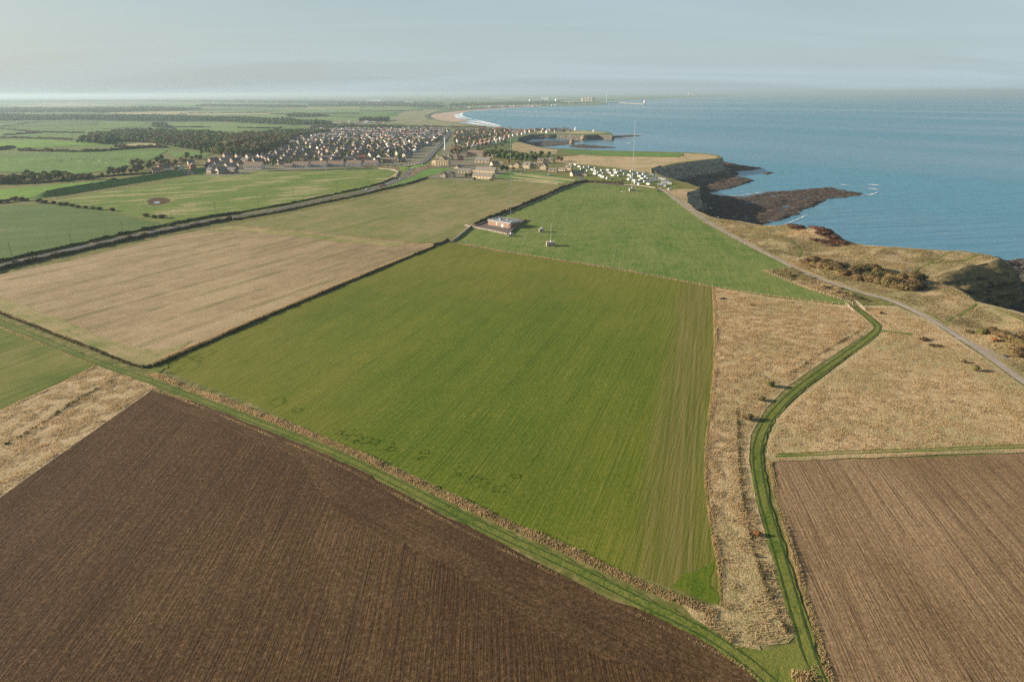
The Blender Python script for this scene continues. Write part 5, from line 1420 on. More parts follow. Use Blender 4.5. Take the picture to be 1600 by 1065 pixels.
# right of the main road
for i, (px, py, key, az) in enumerate([(733, 228, 'det6', -15), (743, 226, 'det6', -15), (752, 224, 'semi3', -15), (759, 222, 'det6', -15), (767, 221, 'det5', -15), (775, 219, 'det3', -15), (783, 218, 'det4', -15), (790, 216, 'det5', -15), (797, 214.5, 'det3', -15), (803, 213, 'det4', -15),
                             (810, 211.5, 'det6', -15), (817, 210.5, 'det4', -15), (822, 209.5, 'det3', -15)]):
    pp(key, px, py, az, 'house with a red roof in the line curving towards the headland', 'red roofed houses along the cove')
for i, (px, py, key, az) in enumerate([(716, 209, 'semi3', -20), (724, 208, 'det2', 60), (738, 206, 'det4', 88), (750, 209, 'semi3', 60), (758, 208, 'det5', -15), (775, 207, 'det6', -15), (783, 207, 'semi3', 60), (791, 206, 'semi3', 60), (799, 206, 'semi3', 60), (806, 206.5, 'det3', 60),
                             (814, 205.8, 'det3', 60), (822, 206, 'bun2', 60), (829, 207, 'det3', 60), (768, 213, 'det6', 60), (778, 212, 'det5', 60), (786, 210.5, 'semi3', 60), (795, 210, 'det5', 60), (745, 214, 'bun1', 60), (730, 216, 'bun1', 60)]):
    pp(key, px, py, az, 'house among the red roofs above the beach', 'houses above the beach')
ROWS2 = [((738, 232), (792, 220), 9, -15), ((708, 238), (726, 232), 3, 104), ((714, 224), (732, 218), 3, 60), ((712, 216), (736, 212), 4, 60), ((742, 203.5), (800, 202.8), 9, 104), ((735, 220), (765, 214), 5, 60), ((800, 208), (834, 204.5), 6, 104)]
for (a, b, n, az) in ROWS2:
    for i in range(n):
        t = (i + .5) / n
        pp(random.choice(['semi2', 'det3', 'det6', 'semi3', 'det4', 'bun2', 'det2']), a[0] + (b[0] - a[0]) * t, a[1] + (b[1] - a[1]) * t + random.uniform(-.4, .4), az, 'pale or red roofed house among the streets right of the main road', 'houses right of the main road')
for i in range(60):
    px = random.uniform(705, 790); py = random.uniform(207, 244)
    if 700 + (235 - py) * .1 > px: continue
    if py > 236 and px > 735: continue
    pl(random.choice(['d2', 'd2', 'o2', 'o2', 'b1']), px, py, random.uniform(.5, .8), label='dark garden tree right of the main road', cat='tree', group='trees right of the main road')
# headland houses and landmarks
for px, py, key, az, lb in [(856, 208, 'det4', -15, 'white house at the left end of the headland group'), (862, 206.5, 'semi2', 60, 'pale house second on the headland'), (869, 207, 'det4', 88, 'bluish white house in the middle of the headland group'), (876, 207, 'det4', 88, 'bluish white house right of the middle on the headland'),
                            (884, 205, 'semi2', 88, 'large square cream house standing alone on the headland')]:
    pp(key, px, py, az, lb, s=1.3)
for i, (px, py, key, az) in enumerate([(832, 205.5, 'det3', 100), (838, 204.8, 'semi2', 60), (844, 204.6, 'det6', 100), (850, 204.8, 'det4', 60), (861, 204.2, 'semi1', 100), (868, 204.2, 'det3', 60), (875, 204, 'semi2', 100), (891, 205.5, 'bun2', 90), (848, 207.2, 'det2', 60), (880, 206.8, 'det3', 60)]):
    pp(key, px, py, az, 'one of the small houses packed along the top of the headland', 'small houses along the headland', s=1.1)
# manor
def manor():
    x, y = at(692.5, 259)
    root = empty('stone_manor', x, y, rz=R(-17)); tag(root, 'large honey stone inn with two rows of tall windows and a steep gable', 'building')
    MB().prism([(-5, -.3), (5, -.3), (5, 9.0), (0, 13.2), (-5, 9.0)], -10, 10, axis='x').build('wall', w_stone, root)
    g = MB().prism([(-4, 8.5), (4, 8.5), (4, 10), (0, 14.4), (-4, 10)], -5.4, 0).build('gable', w_stone, root)
    rf = MB()
    for s in (-1, 1):
        rf.add([(-10.4, s * 5.4, 8.8), (10.4, s * 5.4, 8.8), (10.4, 0, 13.3), (-10.4, 0, 13.3), (-10.4, s * 5.4, 9.1), (10.4, s * 5.4, 9.1), (10.4, 0, 13.7), (-10.4, 0, 13.7)], [(0, 1, 2, 3), (4, 7, 6, 5), (0, 4, 5, 1), (1, 5, 6, 2), (2, 6, 7, 3), (3, 7, 4, 0)])
    rf.add([(-4.3, -5.5, 9.9), (0, -5.5, 14.7), (4.3, -5.5, 9.9), (-4.3, 0, 9.9), (0, 0, 14.7), (4.3, 0, 9.9)], [(0, 1, 4, 3), (1, 2, 5, 4)])
    r_ = rf.build('roof', r_stone, root)
    for cx in (-9, 9, 2.5): MB().box(cx - .7, cx + .7, -.6, .6, 12.5, 16).build('chimney', w_stone, r_)
    for i in range(5):
        for z in (1.2, 4.6):
            if i == 2 and z < 2: continue
            cx = -8 + i * 4; MB().box(cx - .6, cx + .6, -5.06, -4.95, z, z + 2.0).box(cx - .8, cx + .8, -5.12, -4.97, z - .2, z, 1).build('window', [m_glass, w_stone], root)
    MB().box(-.7, .7, -5.07, -4.95, 0, 2.4).build('door', m_dark, root)
    for z, cx in ((9.2, 0), (8.9, -7), (8.9, 7)): MB().box(cx - .5, cx + .5, -5.5, -5.38 if cx == 0 else -5.0, z, z + 1.4).build('window', m_glass, root)
    MB().prism([(-4, -.3), (4, -.3), (4, 4.2), (0, 7), (-4, 4.2)], -17, -10.1, axis='x').build('side_wing', w_stone, root)
manor()
for px, py, key, az, s, lb in [(694, 277.5, 'sto1', 0, .85, 'small stone cottage with its gable to the field, left of a pair'), (706, 277.5, 'sto1', 0, .85, 'small stone cottage with a square gable, right of the pair'),
                               (716, 263, 'barn2', 5, .8, 'stone barn showing a lit gable behind the cottages'), (727, 270, 'barn2', 80, 1.0, 'low stone barn joined behind the cottages'),
                               (756, 279.5, 'barn1', 88, 1.0, 'long stone farm building with a grey roof at the edge of the field'), (760, 271, 'barn1', 88, 1.1, 'long stone barn right behind the front farm building'), (742, 268, 'barn2', 20, .8, 'narrow stone barn with an end gable between the long barns'),
                               (744, 244, 'ter1', 84, 1.15, 'long terrace with a reddish brown roof above the farm'), (755, 254, 'barn2', 84, 1.3, 'long low cream building below the brown terrace'), (767, 246, 'out1', 80, 1.0, 'small flat cream building at the end of the terrace'),
                               (720, 250, 'det5', 10, .9, 'narrow red brick house beside the road behind the inn'), (733, 244, 'det5', 10, .9, 'red brick gabled house left of the brown terrace'), (703, 250, 'det3', 15, 1.0, 'cream gabled house directly behind the inn'), (712, 245, 'det2', 15, 1.0, 'brown roofed house behind the inn'),
                               (772, 260, 'sto1', 60, .9, 'stone house left of the tall mast'), (782, 260, 'sto2', 88, .8, 'stone house with two gables left of the tall mast'), (799, 261, 'out1', 5, 1.0, 'low stone annexe with a gable right of the tall mast'), (808, 262, 'sto1', 5, 1.0, 'stone house with a bright front gable, first right of the mast'),
                               (824, 263, 'sto1', 88, 1.05, 'stone house behind parked cars, second right of the mast'), (837, 263, 'sto2', 88, .9, 'stone house with a pair of gables, third right of the mast'), (850, 265, 'sto1', 5, 1.1, 'tall stone house with a plain gable, fourth right of the mast'),
                               (858, 255, 'sto2', 80, .95, 'stone house behind the row with the lit left wall'), (845, 255, 'sto1', 80, .9, 'stone house half hidden behind the two gabled fronts'),
                               (864, 268.5, 'out1', 80, 1.1, 'low stone shed with a sloping roof between houses and caravans'), (879, 267.5, 'out1', 88, 1.0, 'small stone shed left of the farmhouse by the caravans'), (889, 266.5, 'sto1', 88, .9, 'stone farmhouse at the left edge of the caravan site'),
                               (902, 274.5, 'barn2', 70, .95, 'pale stone barn with lit gable at the caravan site entrance'), (914, 274.5, 'out1', 0, 1.0, 'dark roofed shed beside the caravan site entrance')]:
    pp(key, px, py, {88: 118, 84: 110, 80: 108, 5: 20, 0: 16}.get(az, az), lb, s=s, cat='barn' if 'barn' in key else 'shed' if 'out' in key else 'house')
for px, py, k, s, lb in [(795, 256, 'r1', .95, 'round orange autumn tree behind the stone houses'), (805, 252, 'd2', .8, ''), (815, 252, 'd1', 1.0, ''), (823, 250, 'd1', 1.1, ''), (831, 251, 'd1', 1.1, ''), (838, 251, 'b1', .9, ''), (843, 249, 'c1', 1.0, 'tall thin dark conifer among the round trees'),
                         (872, 252, 'b1', 1.0, 'dark brown tree alone behind the farmhouse'), (877, 253, 'b1', .9, 'smaller brown tree touching the tree behind the farmhouse'), (762, 244, 'o1', 1.0, ''), (769, 242, 'd2', 1.0, ''), (775, 244, 'd1', 1.1, ''), (782, 243, 'd1', 1.2, ''), (790, 244, 'd1', 1.1, ''), (797, 243, 'd2', 1.0, ''), (803, 244, 'd1', 1.0, ''),
                         (729, 278, 'd2', .7, ''), (735, 277, 'o2', .65, ''), (741, 281, 's1', 1.0, ''), (767, 282, 's2', 1.0, ''), (784, 268, 'd1', .9, ''), (792, 268, 'd2', .8, ''), (802, 266, 'b1', .6, ''), (600, 252, 'o2', .8, ''), (594, 248, 'd1', .9, ''), (584, 248, 'b1', 1.0, ''), (610, 244, 'd1', 1.0, ''), (620, 241, 'd1', 1.0, ''), (626, 238, 'd2', 1.0, ''),
                         (612, 240, 'o2', .8, ''), (720, 238, 'o2', 1.0, ''), (712, 235, 'o1', 1.0, ''), (705, 240, 'b1', .8, '')]:
    if lb: pl(k, px, py, s, label=lb)
    else: pl(k, px, py, s, label='dark tree growing around the stone houses and farm', cat='tree', group='trees around the farm and stone houses')

# the white column by the main road and the small white headland towers
def column():
    x, y = at(695.5, 234)
    root = empty('white_tower', x, y); tag(root, 'tall thin white column with a square cap rising over the main road', 'tower')
    MB().lathe([(2.2, -.2), (2.2, 2), (1.3, 2.4), (1.1, 23)], 12).build('shaft', m_white, root)
    MB().box(-2.3, 3.4, -1.6, 1.6, 23, 25.2).build('cap', m_white, root)
column()
def light(px, py, h, lb):
    x, y = at(px, py); root = empty('lighthouse', x, y); tag(root, lb, 'lighthouse')
    MB().lathe([(3.0, -.2), (2.2, h * .7), (2.6, h * .72), (2.6, h * .76)], 12).build('tower', m_white, root)
    MB().lathe([(1.5, h * .76), (1.5, h * .92), (.3, h)], 12).build('lantern', m_white, root)
light(899, 203.6, 10, 'small white round tower with a stepped base on the headland')
light(927.5, 206, 7, 'small white hut tower near the tip of the headland')
# sea stacks
def stack(px, py, r, h, lb, mat):
    x, y = at(px, py, 0)
    V = []; F = []; n = 14; m_ = 7
    for j in range(m_ + 1):
        f = j / m_
        for i in range(n):
            t = 2 * math.pi * i / n; rr = r * (1.05 - .25 * f) * (.8 + .45 * float(vnoise(math.cos(t) * 2 + 5, math.sin(t) * 2 + j * .6))) * (1 if j < m_ else .55)
            V.append((x + rr * math.cos(t), y + rr * math.sin(t), -1 + (h + 1) * f))
    V.append((x, y, h + .3))
    F = [(j * n + i, j * n + (i + 1) % n, (j + 1) * n + (i + 1) % n, (j + 1) * n + i) for j in range(m_) for i in range(n)]
    me = bpy.data.meshes.new('sea_stack'); me.from_pydata(V, [], F + [(m_ * n + i, m_ * n + (i + 1) % n, len(V) - 1) for i in range(n)]); me.materials.append(mat)
    tag(link('sea_stack', me), lb, 'sea stack')
stack(893.5, 226, 6, 13, 'rounded reddish sea stack standing in the dark cove', m_redrock)
stack(912, 219, 8, 13, 'lit red rock buttress at the mouth of the cove', m_redrock)

w_drystone = plain('dry_stone', (.27, .235, .175))
# distant coast: Blyth-like harbour town seen through the haze
def distant(px, py, W, D_, Hh, mat, lb, roof=None, grp=None, cat='building', name='distant_building'):
    x, y = at(px, py); z = Hs(x, y)
    o = MB().prism([(-D_ / 2, -1), (D_ / 2, -1), (D_ / 2, Hh * .8), (0, Hh), (-D_ / 2, Hh * .8)], -W / 2, W / 2, axis='x').build(name, mat)
    o.location = (x, y, z); o.rotation_euler = (0, 0, R(random.uniform(-20, 20)))
    return tag(o, lb, cat, grp)
for i in range(34):
    px = 700 + i * 5.2 + random.uniform(-2, 2); py = 170.2 - (px - 700) * .031 + random.uniform(-.5, .3)
    distant(px, py, random.uniform(16, 40), 14, random.uniform(8, 14), random.choice([w_white, w_cream, w_tan, w_white]), 'pale distant building behind the far end of the beach', None, 'distant buildings behind the beach')
for i in range(26):
    px = 503 + i * 3.9 + random.uniform(-1, 1); py = 194.5 - random.uniform(0, 3.0)
    distant(px, py, random.uniform(9, 18), 9, random.uniform(6, 8), random.choice([w_white, w_cream, w_tan, w_brick]), 'small pale house in the distant hamlet left of the dunes', None, 'houses of the distant hamlet', 'house', 'distant_house')
for (px, py, W, h, lb) in [(713, 152.5, 700, 38, 'long white warehouse under the horizon behind the bay'), (785, 154, 500, 22, 'low white industrial shed right of the long warehouse'), (852, 156.5, 130, 45, 'white square block above the harbour'), (874, 158, 120, 35, 'small white block above the harbour'), (838, 158, 220, 24, 'low pale sheds left of the white block'),
                           (888, 161, 130, 20, 'low white harbour building near the pier'), (907, 161, 170, 20, 'pale harbour terrace near the pier'), (586, 159, 250, 25, 'pale shed among the hazy woods'), (640, 161.5, 120, 20, 'small yellowish shed among the hazy woods')]:
    distant(px, py, W, 60, h, w_white, lb)
for i, (px, h) in enumerate([(912, 38), (916.5, 44), (921, 50), (925.5, 50)]):
    x, y = at(px, 158.6)
    o = MB().lathe([(34, -1), (34, h), (30, h + 5)], 14).build('storage_silo', w_tan); o.location = (x, y, Hs(x, y)); tag(o, 'pale red silo of the harbour group behind the pier', 'silo', 'harbour silos')
def turbine():
    x, y = at(947.5, 159); root = empty('wind_turbine', x, y); tag(root, 'white wind turbine standing at the harbour mouth', 'wind turbine')
    MB().cyl((0, 0, -1), (0, 0, 95), 4, 2.4, 10).build('tower', m_white, root); MB().box(-4, 4, -6, 10, 93, 100).build('nacelle', m_white, root)
    for a in (90, 210, 330):
        c, s = math.cos(R(a)), math.sin(R(a))
        MB().cyl((0, -8, 97), (c * 42, -8, 97 + s * 42), 1.8, .6, 6).build('blade', m_white, root)
turbine()
def pier():
    pts_ = [at(a, b, 0) for a, b in ((950, 161.5), (967, 160.8), (985, 162), (1000, 163), (1007, 163.3))]
    root = empty('harbour_pier', pts_[0][0], pts_[0][1], 0); tag(root, 'long pale harbour pier reaching into the bay', 'pier')
    a, b = offsets(pts_, 14, 14); q = a + b[::-1]; n = len(q); ox, oy = pts_[0]
    MB().add([(x - ox, y - oy, -1) for x, y in q] + [(x - ox, y - oy, 7) for x, y in q], [tuple(range(n, 2 * n))] + [(i, (i + 1) % n, n + (i + 1) % n, n + i) for i in range(n)]).build('deck', w_drystone, root)
    ex, ey_ = pts_[-1]
    MB().lathe([(14, 13), (9, 30), (10, 31), (6, 38), (1, 44)], 12, c=(ex - ox, ey_ - oy)).build('pier_light', m_white, root)
pier()
sheet('far_coast', [at(940, 152.5, 0), at(1000, 152.0, 0), at(1060, 151.0, 0), at(1120, 149.5, 0), at(1160, 148.2, 0), at(1165, 147.3, 0), at(1060, 147.6, 0), at(940, 149, 0)], m_ground, 0, zfun=lambda x, y: x * 0 + 8)
for px, py, W, h in [(1081, 148.6, 260, 75), (1086, 148.6, 200, 50)]:
    x, y = at(px, py, 8); o = MB().box(-W / 2, W / 2, -80, 80, -1, h).box(-W / 4, W / 4, -40, 40, h, h * 1.15).build('power_station', w_white); o.location = (x, y, 8)
    tag(o, 'tiny white works on the far point, %s block' % ('taller left' if h > 60 else 'lower right'), 'building')

# ------------------------------------------------------------------ the transmitter station
def brick_building():
    fl, fr, br = at(762.5, 351.5), at(797, 357), at(811, 345)
    ux_, uy_ = fr[0] - fl[0], fr[1] - fl[1]; W = math.hypot(ux_, uy_); a = math.atan2(uy_, ux_)
    D_ = 12.5
    root = empty('brick_building', fl[0], fl[1], rz=a); tag(root, 'flat roofed orange brick building with a white band and roof railings', 'building')
    h = 3.7
    MB().box(0, W, 0, D_, -.2, h).build('wall', m_brick2, root)
    rf = MB().box(-.25, W + .25, -.25, D_ + .25, h, h + .5).build('fascia', plain('weathered_white_paint', (.52, .50, .47)), root)
    MB().box(.1, W - .1, .1, D_ - .1, h + .55, h + .62).build('roof', plain('felt_roof', (.22, .25, .27)), root)
    MB().box(W * .62, W * .62 + 1.9, -.08, .05, 0, 2.5).build('door', m_white, root)
    MB().box(W * .38, W * .38 + .9, -.08, .05, 1.1, 2.9).build('window', m_white, root)
    rail = MB()
    per = [(0, 0), (W, 0), (W, D_), (0, D_), (0, 0)]
    for (x0, y0), (x1, y1) in zip(per[:-1], per[1:]):
        L = math.hypot(x1 - x0, y1 - y0); n = int(L / 1.6)
        for i in range(n): t = i / n; rail.cyl((x0 + (x1 - x0) * t, y0 + (y1 - y0) * t, h + .5), (x0 + (x1 - x0) * t, y0 + (y1 - y0) * t, h + 1.7), .06, n=4)
        for z in (1.1, 1.65): rail.cyl((x0, y0, h + z), (x1, y1, h + z), .05, n=4)
    rail.build('railing', m_metal, root)
    for cx, cy, s in ((3, 3, .6), (6, 8, .8), (10, 4, .7), (13, 9, .6), (W - 3, 5, .7)):
        MB().box(cx - s, cx + s, cy - s, cy + s, h + .6, h + .6 + s * 1.2).build('roof_vent', m_metal, root)
    # paved compound
    V = P((737, 353), (765, 344), (812, 341), (820, 346), (792, 366), (770, 362))
    print('HOUSES', NH[0])
    sheet('yard', V, simple('yard_surface', (.15, .115, .10), .9, .15, .5), .14)
brick_building()
def fence(name, pts_, label, cat='fence', step=4.0, h=1.2, mat=None, maxp=100, panel=False, post=.12):
    mat = mat or m_conc
    line = resample(P(*pts_), step)[:maxp]
    x0, y0 = line[0]; z0 = Hs(x0, y0)
    root = empty(name, x0, y0, z0); tag(root, label, cat)
    pm = None
    for i, (x, y) in enumerate(line):
        if pm is None: pm = MB().box(-post / 2, post / 2, -post / 2, post / 2, -.3, h).add([(-post / 2, -post / 2, h), (post / 2, -post / 2, h), (post / 2, post / 2, h), (-post / 2, post / 2, h), (0, 0, h + .06)], [(0, 1, 4), (1, 2, 4), (2, 3, 4), (3, 0, 4)]).mesh('post', mat)
        o = link('post', pm, root); o.location = (x - x0, y - y0, Hs(x, y) - z0); o.rotation_euler = (random.uniform(-.06, .06), random.uniform(-.06, .06), random.random())
    wr = MB()
    for (a, b) in zip(line[:-1], line[1:]):
        za, zb = Hs(*a) - z0, Hs(*b) - z0
        if panel:
            wr.add([(a[0] - x0, a[1] - y0, za), (b[0] - x0, b[1] - y0, zb), (b[0] - x0, b[1] - y0, zb + h * .92), (a[0] - x0, a[1] - y0, za + h * .92)], [(0, 1, 2, 3)])
        else:
            for f in (.35, .65, .95): wr.cyl((a[0] - x0, a[1] - y0, za + h * f), (b[0] - x0, b[1] - y0, zb + h * f), .012 if mat is not m_white else .04, n=3)
    wr.build('rail' if not panel else 'panel', mat, root)
m_post = plain('weathered_post', (.42, .35, .25)); m_yfence = plain('yard_fence', (.29, .25, .20))
fence('post_fence', [(706, 379), (770, 391), (850, 404), (985, 425), (1113, 449)], 'weathered post and wire fence between green field and pasture', step=3.6, mat=m_post, post=.16)
fence('post_fence', [(1114, 449), (1200, 463), (1300, 475), (1332, 477)], 'weathered post and wire fence between dry meadow and pasture', step=3.2, mat=m_post, post=.16)
fence('post_fence', [(1192, 423), (1225, 437), (1255, 449), (1332, 474)], 'short post fence along the wedge beside the coast path', step=2.4, mat=m_post, post=.16, h=1.1)
fence('post_fence', [(1036, 298), (1060, 318), (1100, 348), (1160, 380), (1215, 408), (1236, 418)], 'pale post fence dividing pasture from the coast path', step=3.2, mat=m_post, post=.2, h=1.1)
fence('compound_fence', [(726, 353), (750, 358), (770, 362), (792, 367)], 'pale concrete fence along the front of the brick building yard', step=2.2, mat=m_yfence, post=.3, h=1.5, panel=True)
fence('compound_fence', [(794, 367), (806, 356), (822, 344)], 'pale concrete fence along the right side of the brick building yard', step=2.2, mat=m_yfence, post=.3, h=1.5, panel=True)
fence('wooden_gate', [(1322, 476), (1328, 482), (1334, 488)], 'pale wooden rail gate at the top of the curved lane, left piece', cat='gate', step=1.8, mat=m_post, post=.3, h=1.3)
fence('wooden_gate', [(1338, 473), (1345, 479), (1351, 485)], 'pale wooden rail gate at the top of the curved lane, right piece', cat='gate', step=1.8, mat=m_post, post=.3, h=1.3)
def wall(pts_, h, t, label, mat=None, step=4):
    line = resample(P(*pts_), step); L_, R_ = offsets(line, t / 2, t / 2); n = len(line)
    V = []
    for q, up in ((L_, 0), (L_, 1), (R_, 1), (R_, 0)):
        for i, (x, y) in enumerate(q): V.append((x, y, Hs(x, y) + (h * (.85 + .3 * float(vnoise(i * .8, 3))) if up else -.1)))
    F = [(j * n + i, j * n + i + 1, (j + 1) * n + i + 1, (j + 1) * n + i) for j in range(3) for i in range(n - 1)]
    return tag(link('stone_wall', mesh_np('stone_wall', V, F, mat or m_conc)), label, 'wall')
wall([(704, 379), (715, 372), (738, 353)], 1.3, .5, 'stone wall casting shade at the left corner of the pasture')
wall([(745, 353), (768, 343), (800, 331), (850, 310), (880, 296), (905, 289)], 1.0, .5, 'long pale stone wall beside the farm track', w_drystone)
wall([(668, 279), (700, 279), (760, 281), (800, 282), (830, 284), (872, 288)], .8, .5, 'pale stone wall between farm buildings and harvested field', w_drystone)
wall([(420, 268), (480, 266.5), (540, 265), (590, 263.5), (612, 265.5), (623, 269), (617, 280)], 1.2, .4, 'pale wall running along the front terraces and round the bend', w_drystone)
wall([(975, 289), (1000, 291), (1024, 294)], 1.1, .5, 'pale stone wall below the caravan field', w_drystone)
wall([(1018, 273), (1017, 265), (1032, 259.5)], 1.2, .6, 'wall following the cliff top beside the caravans', w_drystone)

# masts on their blocks
def block(px, py, W, D_, h, az, label, mast=None, bits=False):
    x, y = at(px, py); root = empty('mast_base', x, y, rz=R(az)); tag(root, label, 'mast base')
    MB().box(-W / 2, W / 2, -D_ / 2, D_ / 2, -.3, h).build('plinth', m_conc, root)
    cp = MB().box(-W / 2 - .2, W / 2 + .2, -D_ / 2 - .2, D_ / 2 + .2, h, h + .3).build('coping', m_conc, root)
    if bits:
        MB().box(-.6, .6, -.6, .6, h + .3, h + 1.1).cyl((0, 0, h + 1.1), (.1, 0, h + 1.8), .08).build('fitting', m_white, root)
    return x, y, Hs(x, y) + h + .3
def mast(x, y, z, h, r, label, guys=None, col=None, bands=False):
    root = empty('radio_mast', x, y, z); tag(root, label, 'mast')
    col = col or m_metal
    MB().lathe([(r * 2.2, 0), (r * 2.2, .6), (r, 1.2)], 8).build('insulator', m_white, root)
    la = MB(); k = 3; n = max(2, int(h / 3))
    for i in range(k):
        a = 2 * math.pi * i / k
        la.cyl((math.cos(a) * r, math.sin(a) * r, 1), (math.cos(a) * r, math.sin(a) * r, h), .07 if h > 20 else .05, n=4)
    for j in range(n):
        z0, z1 = 1 + (h - 1) * j / n, 1 + (h - 1) * (j + 1) / n
        for i in range(k):
            a = 2 * math.pi * i / k; b = 2 * math.pi * (i + 1) / k
            la.cyl((math.cos(a) * r, math.sin(a) * r, z0), (math.cos(b) * r, math.sin(b) * r, z1), .035, n=3)
    la.cyl((0, 0, 1), (0, 0, h), .13, n=6) if col is m_white else None
    la.build('lattice', col, root)
    MB().cyl((0, 0, h), (0, 0, h + 2.5), .05, .03, n=5).build('tip', m_white, root)
    if guys:
        for f, rad in guys:
            for i in range(3):
                a = 2 * math.pi * i / 3 + .5
                MB().cyl((0, 0, h * f), (math.cos(a) * rad, math.sin(a) * rad, -z + Hs(x + math.cos(a) * rad, y + math.sin(a) * rad)), .012, n=3).build('guy_wire', col, root)
x, y, z = block(987, 298.5, 5.5, 4.0, 2.6, 4, 'pale concrete block under the tall white mast near the caravans')
mast(x, y, z, 67, .22, 'very tall thin white mast beside the caravan field', [(.95, 45), (.5, 45)], m_white)
x, y, z = block(798, 369, 3.6, 3.0, 1.5, 4, 'small concrete block under the faint tall mast by the brick building')
mast(x, y, z, 68, .30, 'faint tall grey mast rising beside the brick building', [(.95, 40), (.5, 40)])
x, y, z = block(860.5, 384, 6.0, 4.2, 2.6, 4, 'large concrete block with a short white pole in the pasture')
mast(x, y, z, 11, .18, 'short white pole on the largest block in the pasture', None, m_white)
block(846, 362.5, 3.6, 3.4, 2.4, 4, 'small cubic concrete block with white fittings in the pasture', bits=True)
root = empty('lattice_frame', *at(796.5, 362), rz=.3); tag(root, 'short dark steel frame standing behind the small mast block', 'frame')
fr = MB()
for sx in (-.8, .8):
    for sy in (-.8, .8): fr.cyl((sx, sy, 0), (sx * .5, sy * .5, 5.2), .09, n=4)
fr.build('leg_frame', m_dark, root); MB().box(-.9, .9, -.9, .9, 2.4, 2.6).box(-.6, .6, -.6, .6, 5.1, 5.4).build('platform', m_dark, root)

# utility poles
def pole(px, py, h, label, grp='utility poles along the road'):
    x, y = at(px, py); root = empty('utility_pole', x, y); tag(root, label, 'utility pole')
    root['group'] = grp
    MB().cyl((0, 0, -.3), (0, 0, h), .16, .10, 7).build('shaft', m_dark, root)
    MB().box(-.9, .9, -.06, .06, h - .7, h - .55).build('crossarm', m_dark, root)
for i, (px, py) in enumerate([(18, 399), (112, 384), (193, 366), (270, 349), (337, 331), (403, 322), (459, 308), (527, 297), (575, 288)]):
    pole(px, py, 9, ['first', 'second', 'third', 'fourth', 'fifth', 'sixth', 'seventh', 'eighth', 'ninth'][i] + ' utility pole from the left along the main road')
def lamp(px, py, h=8):
    x, y = at(px, py); root = empty('street_lamp', x, y); tag(root, 'slim grey street lamp along the village main road', 'street lamp', 'street lamps of the village')
    MB().cyl((0, 0, 0), (0, 0, h), .14, .09, 6).build('column', m_metal, root); MB().cyl((0, 0, h), (-1.3, 0, h + .3), .06, n=5).build('arm', m_metal, root); MB().box(-2.0, -1.2, -.2, .2, h + .2, h + .38).build('lamp_head', m_white, root)
for px, py in [(667, 262), (674, 252), (682, 244), (651, 254), (665, 240), (672, 232), (678, 222), (622, 262), (628, 262), (687, 233), (696, 216), (645, 258), (634, 290)]: lamp(px, py)
# white stones on the verge
st = MB().lathe([(.45, 0), (.55, .35), (.35, .8), (.05, .95)], 8).mesh('verge_stone', m_white)
for px, py in [(617, 264), (631, 266), (639, 256), (643, 257), (648, 257), (652, 255.5), (655, 256), (660, 258), (644, 263), (651, 263), (655, 263), (654, 266), (638, 276), (622, 277), (625, 280), (644, 268), (603, 260), (610, 261)]:
    x, y = at(px, py); o = link('verge_stone', st); o.location = (x, y, Hs(x, y)); o.scale = (1.1, 1.1, 1.2); tag(o, 'white painted stone on the grass islands of the junction', 'stone', 'white stones at the junction')
